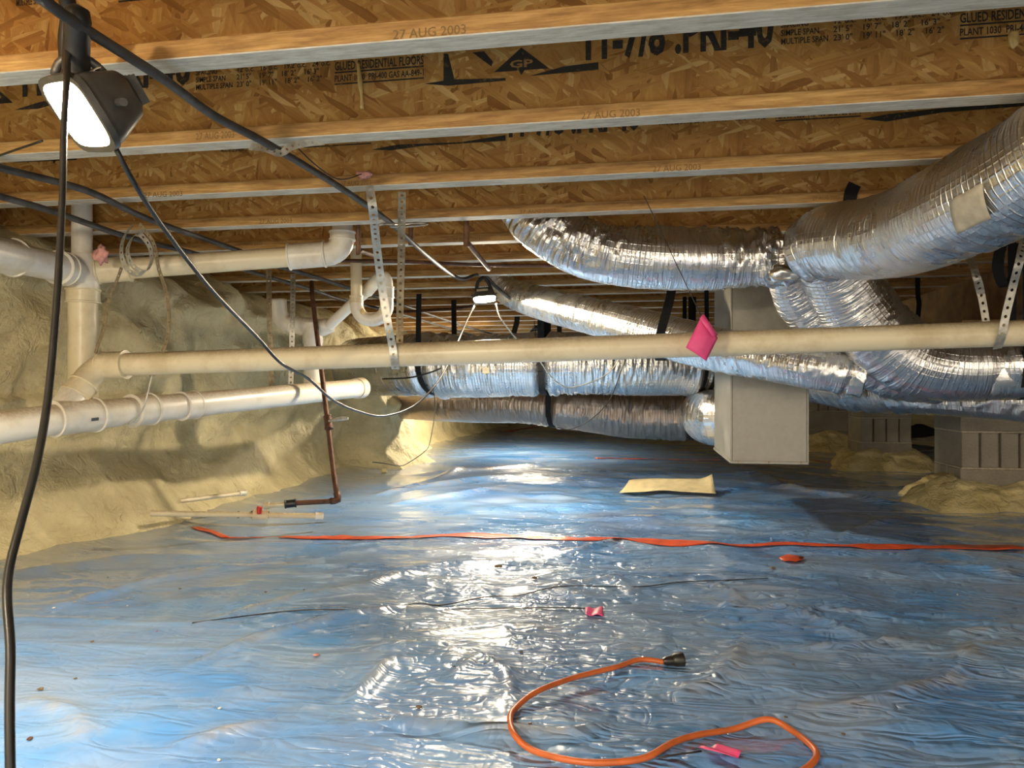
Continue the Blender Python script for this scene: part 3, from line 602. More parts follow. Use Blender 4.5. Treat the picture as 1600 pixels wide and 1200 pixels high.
bl = [P(1575, 360, 2.7), P(1562, 395, 2.72), P(1560, 425, 2.75), P(1572, 448, 2.75), P(1590, 420, 2.72), P(1596, 380, 2.7)]
tag(ribbon('webbing_loop', bl, .05, M['black'], None, (.3, -1, 0), .004), 'thick black webbing loop hanging below the largest duct at right edge', 'strap')
for px, y0, y1, lb in ((806, 498, 527, 'small black strap tail hanging beside the far work light'), (836, 510, 520, 'tiny black strap clip at the far joists right of work light')):
    tag(ribbon('strap_tail', [U(px+2, y0, .665)+Vector((0, 0, .3)), U(px+2, y0, .665), P(px-1, (y0+y1)/2, .665*F/(YH-y0)), P(px-7, y1+8, .665*F/(YH-y0))], .05, M['black'], None, (1, 0, 0), .003), lb, 'strap')
tag(ribbon('strap_tail', [P(1434, 455, 4.9)+Vector((0, 0, .33)), P(1434, 455, 4.9), P(1436, 475, 4.9), P(1433, 505, 4.9)], .03, M['black'], None, (1, 0, 0), .003), 'narrow black strap hanging in front of the dark girder', 'strap')

# ------------------------------------------------------------------ plumbing
R3, R4, R2 = .0445, .057, .030
mp0, mp1 = P(178, 570, 2.96), P(1660, 518, 2.54)
t = thing('drain_pipe', 'long cream plastic drain pipe crossing the whole picture', 'pipe', None, mp0); O = Vector(mp0)
rod('pipe', [(mp0-O, R3), (P(640, 554, 2.83)-O, R3), (P(1100, 538, 2.69)-O, R3), (mp1-O, R3)], M['pvc'], t, 28)
el = [P(190, 570, 2.955), P(165, 571, 2.96), P(143, 585, 2.94), P(126, 606, 2.90), P(112, 626, 2.87)]
tube('elbow', [p-O for p in el], R3+.006, M['pvc'], t, 24, .02)
v = (el[0]-el[1]).normalized(); hub('socket', el[1]-O-v*.02, el[0]-O+v*.02, R3+.009, M['pvc'], t)
v = (el[3]-el[2]).normalized(); hub('socket', el[3]-O-v*.02, el[3]-O+v*.04, R3+.009, M['pvc'], t)
rod('stub', [(el[3]-O, R3), (el[4]-O, R3), (P(100, 642, 2.83)-O, R3)], M['pvc'], t)
a0, a1, a2 = P(-60, 677, 2.42), P(110, 652, 2.82), P(565, 606, 4.7); O = Vector(a1)
t = thing('sewer_pipe', 'wide low white plastic sewer pipe along the foam wall', 'pipe', None, a1)
dn = (a2-a1).normalized(); dl = (a0-a1).normalized()
rod('pipe', [(a0-O, R4), (Vector((0, 0, 0)), R4), (a2-O, R4)], M['pvcw'], t, 28)
def seg(px0, px1, r, nm='coupling', mat='pvcw'):
    f = lambda px: (lambda k: a1+(a2-a1)*k)((lambda lo, hi: [(lo := m_) if px_of(a1+(a2-a1)*(m_ := (lo+hi)/2)) < px else (hi := m_) for _ in range(30)] and (lo+hi)/2)(-.3, 1.05))
    return f
def px_of(p):
    xc = p.x*CT+p.y*ST; d = -p.x*ST+p.y*CT; return 800+F*xc/d
def along(px):
    lo, hi = -.3, 1.05
    for _ in range(40):
        m_ = (lo+hi)/2
        if px_of(a1+(a2-a1)*m_) < px: lo = m_
        else: hi = m_
    return a1+(a2-a1)*lo
hub('wye_body', along(82)-O, along(150)-O, R4+.007, M['pvcw'], t, .006); hub('coupling', along(205)-O, along(236)-O, R4+.008, M['pvcw'], t, .005)
hub('coupling', along(282)-O, along(304)-O, R4+.006, M['pvcw'], t, .003); rod('cap', [(a2-O-dn*.06, R4+.008), (a2-O, R4+.008), (a2-O+dn*.004, R4*.9), (a2-O+dn*.004, R4*.1)], M['pvcw'], t, 28)
rod('wye_branch', [(along(108)-O, R3+.004), (P(106, 634, 2.845)-O, R3+.012), (P(117, 617, 2.885)-O, R3+.012)], M['pvcw'], t, 24)
def surf_label(parent, O, A, B, px, mat, key=None, wl=.05, hl=.012, rr=R4, drop=.2, name='printing'):
    # small curved label / printing on a straight pipe, facing the camera
    c = along(px); ax = (B-A).normalized(); toc = (Vector((0, 0, CZ))-c); toc = (toc-ax*toc.dot(ax)).normalized(); upv = ax.cross(toc); upv = upv if upv.z > 0 else -upv
    n = (toc*math.cos(drop)-upv*math.sin(drop)).normalized(); u2 = ax.cross(n); u2 = u2 if u2.z > 0 else -u2
    o_ = c+n*(rr+.0018)-O
    if key: me = TM[key].copy(); o = link(name, me, mat, parent, False); o.matrix_basis = Matrix(((ax.x*wl, u2.x*hl, n.x, o_.x-ax.x*wl/2), (ax.y*wl, u2.y*hl, n.y, o_.y-ax.y*wl/2), (ax.z*wl, u2.z*hl, n.z, o_.z-ax.z*wl/2), (0, 0, 0, 1)))
    else:
        me = npmesh(name, np.array([o_-ax*wl/2-u2*hl/2, o_+ax*wl/2-u2*hl/2, o_+ax*wl/2+u2*hl/2, o_-ax*wl/2+u2*hl/2]), np.array([[0, 1, 2, 3]])); o = link(name, me, mat, parent, False)
    return o
surf_label(t, O, a1, a2, 20, M['lab'], "PVC  DWV  SCH 40", .11, .012, R4, .42); surf_label(t, O, a1, a2, 128, M['lab'], None, .032, .012, R4+.010, .25, 'bar_code')
# stack and upper branches
s0 = P(130, 640, 3.15); t = thing('soil_stack', 'vertical white soil stack against the foam wall below the branch fitting', 'pipe', None, s0); O = Vector(s0)
rod('pipe', [(Vector((0, 0, 0)), R4), (P(130, 470, 3.15)-O, R4)], M['pvc'], t, 28)
hub('socket', P(130, 474, 3.15)-O, P(130, 452, 3.15)-O, R4+.008, M['pvc'], t)
tube('elbow', [P(130, 460, 3.15)-O, P(128, 437, 3.14)-O, P(112, 424, 3.1)-O, P(92, 418, 3.02)-O], R4+.006, M['pvcw'], t, 28)
rod('branch', [(P(135, 440, 3.15)-O, R4+.004), (P(128, 408, 3.15)-O, R4+.004), (P(127, 398, 3.15)-O, R4*.96)], M['pvcw'], t, 24)
pl = P(-40, 388, 2.55); pr = P(100, 420, 3.03); dd = (pr-pl).normalized()
rod('left_pipe', [(pl-O, R4), (pr-O, R4)], M['pvcw'], t, 28); hub('socket', pr-O-dd*.04, pr-O+dd*.01, R4+.008, M['pvcw'], t)
q = P(22, 403, 2.77); hub('coupling', q-O-dd*.16, q-O, R4+.009, M['pvcw'], t, .006)
b0, b1 = P(140, 424, 3.16), P(458, 401, 3.34); t2 = thing('branch_drain', 'cream drain pipe below joists running right to an upturned elbow', 'pipe', None, b0); O = Vector(b0); bd = (b1-b0).normalized()
rod('pipe', [(Vector((0, 0, 0)), R3), (b1-O, R3)], M['pvc'], t2, 28); hub('socket', b0-O+bd*.03, b0-O+bd*.16, R3+.009, M['pvc'], t2)
hub('coupling', b1-O-bd*.02, P(508, 397, 3.35)-O, R3+.012, M['pvcw'], t2, .004)
e = [P(505, 398, 3.35), P(522, 394, 3.355), P(534, 381, 3.36), P(535, 364, 3.36)]
tube('elbow', [x-O for x in e], R3+.008, M['pvcw'], t2, 24); hub('socket', P(535, 376, 3.36)-O, P(535, 362, 3.36)-O, R3+.011, M['pvcw'], t2)
rod('riser', [(P(535, 368, 3.36)-O, R3), (P(535, 310, 3.36)-O, R3)], M['pvcw'], t2)
top_ = P(128, 398, 3.15); tag(rod('vent_riser', [(top_, R4*.7), (Vector((top_.x, top_.y, JB+.2)), R4*.7)], M['pvcw']), 'short pale riser pipe passing up between joists above the stack', 'pipe')
# trap
d = 3.95; O = P(557, 470, d); t = thing('drain_trap', 'white plastic drain trap with U bend hanging behind the zinc strap', 'pipe', None, O)
rod('inlet_pipe', [(P(556, 360, d)-O, R2), (P(557, 470, d)-O, R2)], M['pvc'], t); hub('socket', P(557, 462, d)-O, P(557, 474, d)-O, R2+.005, M['pvc'], t, .002)
tube('trap_bend', [P(557, 468, d)-O, P(558, 482, d)-O, P(566, 495, d)-O, P(581, 500, d)-O, P(596, 495, d)-O, P(604, 482, d)-O, P(604, 458, d)-O], R2+.005, M['pvcw'], t, 20, .015)
hub('socket', P(604, 466, d)-O, P(604, 448, d)-O, R2+.009, M['pvcw'], t, .002)
tube('return_bend', [P(604, 452, d)-O, P(603, 438, d)-O, P(597, 432, d)-O, P(588, 438, d+.05)-O, P(574, 455, d+.15)-O], [R2+.004]*5, M['pvcw'], t, 20, .015)
rod('arm_pipe', [(P(574, 454, d+.15)-O, R2), (P(556, 470, d+.2)-O, R2), (P(514, 509, d+.3)-O, R2)], M['pvcw'], t)
q = P(566, 487, d-.034); blob('glue_smear', q-O, .011, M['glue'], (1, .4, 1.5), 4, .3, t)
O = P(490, 515, 4.3); t = thing('drain_tee', 'white drain tee with upturned elbow behind the rusty gas pipe', 'pipe', None, O); d = 4.3
rod('body', [(P(520, 508, d)-O, R3*.9), (P(500, 513, d)-O, R3+.008), (P(470, 509, d)-O, R3+.008), (P(452, 507, d)-O, R3)], M['pvcw'], t)
tube('elbow', [P(458, 508, d)-O, P(444, 503, d)-O, P(436, 490, d)-O, P(434, 468, d)-O], R3+.004, M['pvcw'], t, 24); hub('socket', P(462, 509, d)-O, P(455, 507, d)-O, R3+.01, M['pvcw'], t, .002)
rod('down_pipe', [(P(488, 505, d)-O, R4), (P(489, 535, d)-O, R4), (P(489, 538, d)-O, R4-.005), (P(489, 603, d)-O, R4-.005)], M['pvcw'], t)
# rusty gas pipe
d = 3.95; O = P(527, 783, d-.3); fy = GF(527, 786)
t = thing('gas_pipe', 'thin rusty iron gas pipe dropping from the joists to the sheet', 'pipe', None, O)
pts = [P(487, 440, 4.35), P(489, 470, 4.3), P(500, 560, 4.12), P(512, 660, 3.97), P(521, 735, 3.85)]
tube('riser', [p-O for p in pts]+[P(527, 778, 3.77)-O], .0135, M['iron'], t, 12, .1); hub('valve_collar', P(512, 650, 3.98)-O, P(514, 670, 3.95)-O, .021, M['iron'], t, .002)
rod('valve_stem', [(P(514, 658, 3.95)-O, .007), (P(528, 655, 3.93)-O, .010), (P(533, 654, 3.93)-O, .012), (P(544, 654, 3.92)-O, .007)], M['strap'], t, 10)
tube('elbow', [P(526, 770, 3.79)-O, P(528, 781, 3.77)-O, P(516, 783, 3.76)-O], .0175, M['iron'], t, 12)
rod('foot_pipe', [(P(520, 783, 3.76)-O, .013), (P(462, 786, 3.72)-O, .013)], M['iron'], t, 12); hub('coupling', P(463, 786, 3.72)-O, P(445, 788, 3.71)-O, .020, M['cord'], t, .002)
rod('plastic_end', [(P(446, 788, 3.71)-O, .013), (P(421, 790, 3.70)-O, .013), (P(421, 790, 3.70)-O, .017), (P(413, 790, 3.70)-O, .017)], M['pvc'], t, 12)
# condensate lines with valve
d = 3.45; O = P(400, 805, d); t = thing('condensate_line', 'slim capped white plastic pipe with red valve low beside the sheet', 'pipe', None, O)
rod('pipe', [(P(235, 802, 3.2)-O, .0125), (P(495, 806, 3.5)-O, .0125)], M['pvc'], t, 14); hub('end_cap', P(492, 806, 3.497)-O, P(505, 806, 3.51)-O, .0165, M['pvcw'], t, .001)
hub('valve_body', P(394, 804, 3.385)-O, P(418, 805, 3.41)-O, .021, M['pvc'], t, .003); rod('valve_handle', [(P(405, 803, 3.37)-O, .010), (P(405, 795, 3.37)-O, .013), (P(406, 792, 3.37)-O, .012)], M['red'], t, 10)
for px in (393, 418, 372): hub('collar', P(px-1, 804, 3.2+.3*(px-235)/260)-O, P(px+2, 804, 3.2+.3*(px-232)/260)-O, .015, M['iron'], t, .001)
O = P(290, 782, 3.55); t = thing('drain_stub', 'short thin capped plastic stub sticking out of the foam lump', 'pipe', None, O)
rod('pipe', [(P(280, 783, 3.5)-O, .011), (P(374, 771, 3.9)-O, .011)], M['pvc'], t, 12); hub('end_cap', P(373, 771, 3.895)-O, P(383, 770, 3.93)-O, .015, M['pvcw'], t, .001)
# copper stubs under the joists
def cop(label, pts, r, mat='copper'): return tag(tube('copper_pipe', pts, r, M[mat], None, 10, .05), label, 'pipe')
cop('brown copper riser with bend left of the zinc strap', [P(560, 250, 3.2), P(560, 385, 3.2), P(563, 391, 3.22), P(592, 401, 3.4)], .011)
cop('short brown copper riser just right of the dull strap', [P(642, 245, 3.16), P(642, 383, 3.16)], .011)
cop('brown copper stub angling down toward the far work light', [P(728, 240, 3.12), P(729, 372, 3.12), P(732, 381, 3.15), P(764, 420, 3.7)], .012)
cop('thin dark water line running level behind the straps', [U(525, 407, .66), U(640, 409, .655), U(760, 414, .66), U(950, 415, .66)], .010, 'iron')
cop('thin dark water line crossing left of the far work light', [P(614, 488, 6.0), P(700, 483, 5.8), P(740, 478, 5.7)], .012, 'iron')

# ------------------------------------------------------------------ hoses and cords
def hose(label, pts, r, mat='hose', cat='cable', name='cable', nseg=12, step=.03, group=None): return tag(tube(name, pts, r, M[mat], None, nseg, step), label, cat, group)
hose('dark grey cable from top left to the far work light', [U(-60, -75, .645), U(50, -12, .645), U(118, 36, .643), U(250, 120, .64), U(335, 181, .64), U(420, 226, .637), U(530, 292, .64), U(610, 348, .63), U(660, 393, .61), P(700, 425, 4.0), P(722, 436, 4.25), P(742, 430, 4.4), P(757, 430, 4.45), P(775, 448, 4.5), P(800, 468, 4.58), P(835, 484, 4.9), U(900, 500, .60)], .0102)
hose('dark grey cable entering at left edge, upper of the pair', [U(-60, 240, .645), U(0, 262, .645), U(135, 298, .645), U(236, 344, .645), U(371, 391, .645), U(435, 416, .645), U(490, 432, .645), U(545, 450, .645), U(630, 477, .645), U(700, 501, .65), U(775, 524, .65)], .0115)
hose('dark grey cable entering at left edge, lower of the pair', [U(-60, 292, .62), U(0, 307, .62), U(84, 331, .62), U(202, 371, .62), U(300, 395, .62), U(380, 421, .63), U(485, 452, .63), U(537, 469, .63), U(630, 492, .64), U(755, 529, .65)], .0115)
hose('black power cord hanging from the near work light to the far one', [P(172, 214, 1.40), P(185, 240, 1.40), P(212, 290, 1.45), P(262, 365, 1.62), P(330, 452, 1.9), P(400, 525, 2.25), P(440, 568, 2.45), P(482, 592, 2.7), P(520, 625, 2.95), P(560, 643, 3.2), P(600, 650, 3.45), P(645, 635, 3.7), P(680, 602, 3.9), P(702, 565, 4.1), P(718, 528, 4.3), P(730, 500, 4.38), P(741, 478, 4.42)], .0052, 'cord', 'cord', 'power_cord', 10, .03)
bz = fz(*P(14, 1460, .9).xy)
hose('thick black cord hanging down the left edge past the near work light', [P(108, -40, 1.42), P(104, 60, 1.385), P(105, 108, 1.30), P(100, 200, 1.275), P(97, 320, 1.25), P(88, 480, 1.2), P(75, 620, 1.15), P(58, 720, 1.10), P(33, 815, 1.05), P(15, 885, 1.02), P(11, 935, 1.0), P(16, 1010, .98), P(15, 1100, .96), P(16, 1200, .94), P(18, 1300, .93), P(22, 1400, .92), P(40, 1438, .92), P(90, 1448, .91)], [.0055]*5+[.006]*13, 'cord', 'cord', 'power_cord', 12, .02)
hose('thin dark cable dropping from the far work light behind the pipe', [P(775, 474, 4.44), P(781, 495, 4.45), P(795, 515, 4.5), P(812, 535, 4.6), P(840, 560, 4.6), P(862, 590, 4.65), P(884, 605, 4.7), P(905, 603, 4.75), P(940, 590, 4.8), P(962, 570, 4.8), P(975, 540, 4.8)], .004, 'strap', 'wire', 'loose_wire', 8, .03)
hose('thin black wire hanging from trunk duct down to the foam foot', [P(676, 600, 5.0), P(680, 638, 5.0), P(672, 690, 4.9), P(664, 705, 4.85), P(640, 722, 4.8), P(625, 728, 4.75), P(600, 724, 4.75), P(582, 722, 4.8)], .003, 'cord', 'wire', 'loose_wire', 8, .03)
hose('thin black wire slanting across both horizontal foil ducts', [P(985, 545, 4.85), P(972, 575, 4.85), P(955, 620, 4.9), P(930, 650, 4.95), P(895, 670, 5.0), P(870, 668, 5.1)], .0035, 'cord', 'wire', 'loose_wire', 8, .03)
hose('black twisted wire tied at the left strap of the trunk duct', [P(598, 592, 5.45), P(640, 590, 5.15), P(672, 582, 5.05), P(690, 575, 5.02)], .006, 'cord', 'wire', 'loose_wire', 8, .03)
hose('stiff dark wire poking in at the left edge below the lamp', [U(-30, 256, .64), U(0, 243, .64), U(66, 220, .645)], .003, 'wire', 'wire', 'loose_wire', 6, .05)
hose('bent dark wire loop under the second joist by the zinc bracket', [P(462, 228, 2.03), P(490, 255, 2.1), P(520, 277, 2.2), P(540, 280, 2.25), P(565, 272, 2.3)], .0018, 'wire', 'wire', 'loose_wire', 6, .02)
# wire lying on the sheet
hose('thin black wire lying across the blue sheet', [GF(px, py, .003) for px, py in ((300, 975), (400, 962), (470, 955), (560, 954), (600, 955), (650, 944), (690, 947), (760, 934), (810, 932), (850, 922), (890, 917), (1000, 918), (1060, 911), (1130, 908), (1200, 905))], .0017, 'cord', 'wire', 'loose_wire', 6, .03)
# extension cord
ep = [(1040, 1040), (1000, 1036), (962, 1048), (900, 1072), (840, 1095), (806, 1112), (797, 1130), (804, 1155), (830, 1178), (880, 1193), (935, 1199), (1005, 1192), (1050, 1168), (1090, 1155), (1145, 1146), (1200, 1140), (1240, 1150), (1268, 1172), (1276, 1188), (1262, 1206), (1225, 1228)]
t = thing('extension_cord', 'orange extension cord looping on the blue sheet with black socket end', 'cord', None, GF(1040, 1040)); O = Vector(t.location)
tube('cable', [GF(a, b, .008+(.012 if i in (3, 4, 15) else 0))-O for i, (a, b) in enumerate(ep)], .006, M['orange'], t, 10, .01)
c0 = GF(1036, 1040, .010); c1 = GF(1068, 1039, .013); ax = (c1-c0).normalized()
rod('connector', [(c0-O, .007), (c0-O+ax*.008, .011), (c0-O+ax*.022, .012), (c0-O+ax*.026, .0155), (c1-O-ax*.003, .018), (c1-O, .016)], M['cord'], t, 12)

# ------------------------------------------------------------------ perforated hanger straps
def pstrap(label, pts, wd=.026, mat='strap', side=(1, .2, 0), group='perforated hanger straps'): return tag(ribbon('pipe_strap', pts, wd, M[mat], None, side, .0012, .02, True), label, 'strap', group)
pstrap('bright zinc perforated strap wrapped under the long cream pipe', [U(577, 290, .665), P(583, 330, 2.45), P(588, 380, 2.62), P(597, 450, 2.72), P(607, 510, 2.74), P(613, 540, 2.775), P(616, 562, 2.785), P(618, 577, 2.83), P(620, 572, 2.885)], .029)
pstrap('dull perforated strap behind the long cream pipe beside the bright one', [U(628, 300, .665), P(627, 400, 2.75), P(625, 480, 2.85), P(624, 560, 2.885)], .027, 'rust')
pstrap('left strap of the pair holding the far end of the sewer pipe', [U(420, 422, .66), P(421, 500, 4.05), P(424, 580, 4.06), P(425, 606, 4.06)], .028, 'rust')
pstrap('right strap of the pair looped round the sewer pipe', [U(458, 428, .66), P(457, 500, 4.1), P(455, 580, 4.12), P(454, 606, 4.12), P(451, 630, 4.16)], .028, 'strap')
pstrap('perforated strap behind the long cream pipe at the right', [U(1508, 380, .62), P(1522, 420, 2.66), P(1533, 460, 2.66), P(1541, 505, 2.66)], .028)
pstrap('perforated strap wrapped round the long cream pipe at the right edge', [U(1605, 360, .55), P(1595, 400, 2.45), P(1582, 450, 2.48), P(1571, 495, 2.5), P(1565, 525, 2.51), P(1558, 545, 2.56)], .029)
pstrap('zinc strap bracket cradling the cable under the second joist', [onY(390, 229, 1.885), P(412, 231, 1.98), P(426, 236, 1.97), P(440, 240, 1.96), P(452, 230, 1.97), P(470, 225, 2.0), P(505, 221, 2.04)], .02, 'strap', (0, .3, 1))
cx, cy, dq = 212, 393, 2.85
coil = [P(207, 352, dq), P(193, 372, dq), P(190, 400, dq-.01), P(202, 424, dq), P(222, 428, dq+.01), (P(236, 412, dq+.02)), P(234, 385, dq+.03), P(218, 366, dq+.02), P(206, 372, dq-.02), P(199, 395, dq-.03), P(210, 418, dq-.03), P(228, 424, dq-.01), P(237, 408, dq)]
pstrap('coiled loose perforated strap hanging from the cables near the stack', coil, .026, 'strap', (.85, -.35, .35))
pstrap('long strap tail hanging right of the strap coil', [P(218, 350, dq), P(240, 380, dq), P(248, 420, dq), P(258, 450, dq), P(264, 490, dq+.01), P(262, 525, dq+.03), P(254, 550, dq+.05)], .022, 'rust', (.9, -.4, 0))
pstrap('long strap tail hanging left of the strap coil', [P(190, 418, dq), P(180, 445, dq), P(168, 475, dq), P(164, 505, dq+.02), P(156, 530, dq+.05), P(149, 552, dq+.06)], .022, 'rust', (.9, -.4, 0))
hose('thin twisted wire tie on the sewer pipe coupling', [P(240, 575, 3.0), P(233, 605, 2.98), P(225, 635, 2.97), P(214, 652, 2.98), P(200, 662, 3.0), P(186, 664, 3.02)], .0035, 'strap', 'wire', 'wire_tie', 8, .02)
hose('zinc tie wire through the two straps near the cable', [P(592, 352, 2.5), P(600, 350, 2.5), P(625, 350, 2.7), P(650, 348, 2.8), P(668, 350, 2.8), P(645, 353, 2.75), P(610, 354, 2.6)], .004, 'strap', 'wire', 'wire_tie', 8, .02)

# ------------------------------------------------------------------ work lights
def work_light(label, center, normal, up, size=1.0, lamp=0):
    n = Vector(normal).normalized(); u = Vector(up); u = (u-n*u.dot(n)).normalized(); r = u.cross(n)
    t = thing('work_light', label, 'lamp', 'clip work lights', center)
    Mx = Matrix((r, u, n)).transposed().to_4x4(); t.rotation_euler = Mx.to_euler(); t.scale = (size,)*3
    def loft(name, secs, mat, cap=True):     # rounded rectangles (w,h,z)
        bm = bmesh.new(); prev = None; first = None
        for w_, h_, z in secs:
            pts = []
            for k in range(24):
                a = 2*math.pi*k/24; c_, s_ = math.cos(a), math.sin(a); e = .45
                pts.append(bm.verts.new((w_/2*math.copysign(abs(c_)**e, c_), h_/2*math.copysign(abs(s_)**e, s_), z)))
            if prev:
                for k in range(24): bm.faces.new((prev[k], prev[(k+1) % 24], pts[(k+1) % 24], pts[k]))
            else: first = pts
            prev = pts
        if cap: bm.faces.new(first[::-1]); bm.faces.new(prev)
        me = bpy.data.meshes.new(name); bm.to_mesh(me); bm.free(); o = link(name, me, mat, t); me.set_sharp_from_angle(angle=math.radians(40)); return o
    loft('housing', [(.085, .055, -.075), (.11, .075, -.065), (.168, .110, -.012), (.172, .114, 0)], M['house'])
    loft('rim', [(.150, .092, .0012), (.178, .120, 0), (.178, .120, .010), (.158, .100, .010), (.154, .096, .004)], M['house'], False)
    loft('glass', [(.156, .098, .002), (.156, .098, .006)], M['glow%d' % lamp])
    rod('pivot', [(Vector((-.096, 0, -.03)), .006), (Vector((.096, 0, -.03)), .006)], M['house'], t, 10)
    boxes('fin', [(-.04+.016*i, -.036+.016*i, -.022, .022, -.088, -.072) for i in range(6)], M['house'], t)
    boxes('side_label', [(-.03, .05, -.0472, -.0462, -.052, -.034)], M['paper'], t)
    return t, Mx
L1 = P(128, 176, 1.40)
def cam_dir(xc, d, up): return Vector((xc*CT-d*ST, d*CT+xc*ST, up))
lt, Mx = work_light('near glowing black work light clipped to the cable at upper left', L1, cam_dir(-.62, -.50, -.61), cam_dir(.36, .62, -.67), 1.22)
inv = (Matrix.Translation(L1) @ Mx @ Matrix.Diagonal((1.22, 1.22, 1.22, 1))).inverted()
def loc(p): return inv @ p
tube('yoke', [loc(P(86, 118, 1.38)), loc(P(92, 100, 1.38)), loc(P(112, 88, 1.38)), loc(P(134, 92, 1.38)), loc(P(160, 112, 1.40)), loc(P(185, 150, 1.44))], .007, M['house'], lt, 10, .01)
hp = [loc(P(121, 128, 1.385)), loc(P(119, 100, 1.37)), loc(P(120, 70, 1.355)), loc(P(121, 40, 1.335)), loc(P(122, 24, 1.325)), loc(P(110, 18, 1.33))]
tube('clamp_handle', hp, [.021, .019, .018, .018, .017, .010], M['grip'], lt, 16, .01)
tube('clamp_jaw', [loc(P(103, 96, 1.40)), loc(P(103, 60, 1.40)), loc(P(108, 20, 1.39)), loc(P(100, -20, 1.37))], [.010, .011, .012, .012], M['grip'], lt, 12, .01)
blob('knob', loc(P(108, 118, 1.37)), .012, M['grip'], (1, 1, 1), 2, .05, lt)
L2 = P(757, 466, 4.45)
l2, Mx2 = work_light('far glowing work light hanging under the cable in mid picture', L2, cam_dir(.10, -.34, -.93), cam_dir(0, 1, -.3), .82, 1)
inv2 = (Matrix.Translation(L2) @ Mx2 @ Matrix.Diagonal((.82, .82, .82, 1))).inverted()
for a, b in (((741, 474), (747, 440)), ((775, 468), (762, 440))): tube('bracket', [inv2 @ P(a[0], a[1], 4.46), inv2 @ P((a[0]+b[0])/2, (a[1]+b[1])/2, 4.46), inv2 @ P(b[0], b[1], 4.46), inv2 @ P(756, 433, 4.455)], .013, M['grip'], l2, 10, .03)
L3 = P(835, 535, 7.6)
l3, Mx3 = work_light('third work light hidden behind the strapped trunk duct', L3, Vector((-.5, -.12, -.85)), Vector((0, 1, 0)), .9, 2)
tube('bracket', [Vector((-.096, 0, -.03)), Vector((-.1, .02, -.12)), Vector((0, .03, -.16)), Vector((.1, .02, -.12)), Vector((.096, 0, -.03))], .006, M['house'], l3, 10, .03)
L4 = P(0, 0, 1)*0+Vector((-1.15, -.75, 1.16))
l4, Mx4 = work_light('fourth work light on the string, out of view behind the camera at left', L4, cam_dir(.50, .74, -.45), Vector((0, 0, 1)), 1.0, 3)
tube('bracket', [Vector((-.096, 0, -.03)), Vector((-.1, .05, -.06)), Vector((0, .12, -.08)), Vector((.1, .05, -.06)), Vector((.096, 0, -.03))], .006, M['house'], l4, 10, .03)
tag(rod('lamp_chain', [(L4+Vector((-.03, -.04, .09)), .004), (Vector((L4.x-.03, L4.y-.04, JB+JD)), .004)], M['wire'], None, 8), 'wire holding up the work light behind the camera', 'wire')
tag(rod('lamp_chain', [(L3+Vector((0, 0, .05)), .004), (Vector((L3.x, L3.y, JB+JD)), .004)], M['wire'], None, 8), 'wire holding up the hidden third work light', 'wire')

# ------------------------------------------------------------------ flags, tape, debris
def sheet_quad(name, V, nu, nv, mat, parent=None, th=.0008):
    o = link(name, npmesh(name, np.array(V), grid(nu, nv)), mat, parent); md = o.modifiers.new('s', 'SOLIDIFY'); md.thickness = th; md.offset = 0; return o
fA, fB, fC, fD = P(1098, 491, 2.50), P(1122, 528, 2.52), P(1104, 564, 2.50), P(1072, 543, 2.48)
t = thing('marker_flag', 'pink marker flag hanging on a wire in front of the long pipe', 'flag', 'pink marker flags', fA); O = Vector(fA)
V = []
for i in range(9):
    for j in range(9):
        u, v = i/8, j/8; p = (fA*(1-u)+fD*u)*(1-v)+(fB*(1-u)+fC*u)*v; V.append(p-O+cam_dir(0, -.012*math.sin(u*3)*math.sin(v*3.1)+.010*abs(v-.5), 0))
sheet_quad('flag_sheet', V, 9, 9, M['pink'], t)
sheet_quad('fold', [fA-O+cam_dir(0, -.012, 0), P(1092, 498, 2.49)-O+cam_dir(0, -.01, 0), P(1120, 524, 2.51)-O+cam_dir(0, -.012, 0), P(1112, 527, 2.50)-O+cam_dir(0, -.012, 0)], 2, 2, M['pink'], t)
tube('flag_wire', [U(1006, 306, .665)-O, P(1030, 355, 2.6)-O, P(1065, 430, 2.55)-O, P(1094, 490, 2.51)-O, P(1097, 497, 2.50)-O], .0016, M['wire'], t, 6, .03)
def floor_flag(label, quad, wire):
    O = GF(*quad[0]); t = thing('marker_flag', label, 'flag', 'pink marker flags', O); V = []
    for i in range(7):
        for j in range(11):
            u, v = i/6, j/10; px = (quad[0][0]*(1-u)+quad[3][0]*u)*(1-v)+(quad[1][0]*(1-u)+quad[2][0]*u)*v; py = (quad[0][1]*(1-u)+quad[3][1]*u)*(1-v)+(quad[1][1]*(1-u)+quad[2][1]*u)*v
            V.append(GF(px, py, .008+.003*math.sin(v*9+u*2))-O)
    sheet_quad('flag_sheet', V, 7, 11, M['pink'], t); tube('flag_wire', [GF(a, b, .005)-O for a, b in wire], .0016, M['wire'], t, 6, .03)
floor_flag('small pink flag lying flat in the middle of the sheet', [(914, 954), (942, 953), (943, 966), (915, 965)], [(706, 954), (780, 953), (860, 952), (916, 953)])
floor_flag('bright pink flag lying inside the orange cord loop', [(1092, 1175), (1124, 1171), (1162, 1178), (1150, 1193)], [(1030, 1188), (1060, 1183), (1096, 1178)])
def tape_strip(label, px, wd, lift=.004, mat='tapeo', group='orange seam tape', seed=0):
    C = [GF(a, b, lift) for a, b in px]; C2, _ = resample(C, 1, .03); T, N, B = frames(C2); V = []
    for i, (c, tt) in enumerate(zip(C2, T)):
        sd = np.cross(tt, [0, 0, 1]); sd /= np.linalg.norm(sd); w_ = wd*(.72+.45*float(vn(i*.13+seed, .5, 0, 4)))
        for k in range(5):
            q = c+sd*(k/4-.5)*w_; V.append((q[0], q[1], fz(q[0], q[1])+lift+.003*float(vn(i*.4, k*.8+seed, 0, 8))))
    return tag(sheet_quad('seam_tape', V, len(C2), 5, M[mat]), label, 'tape', group)
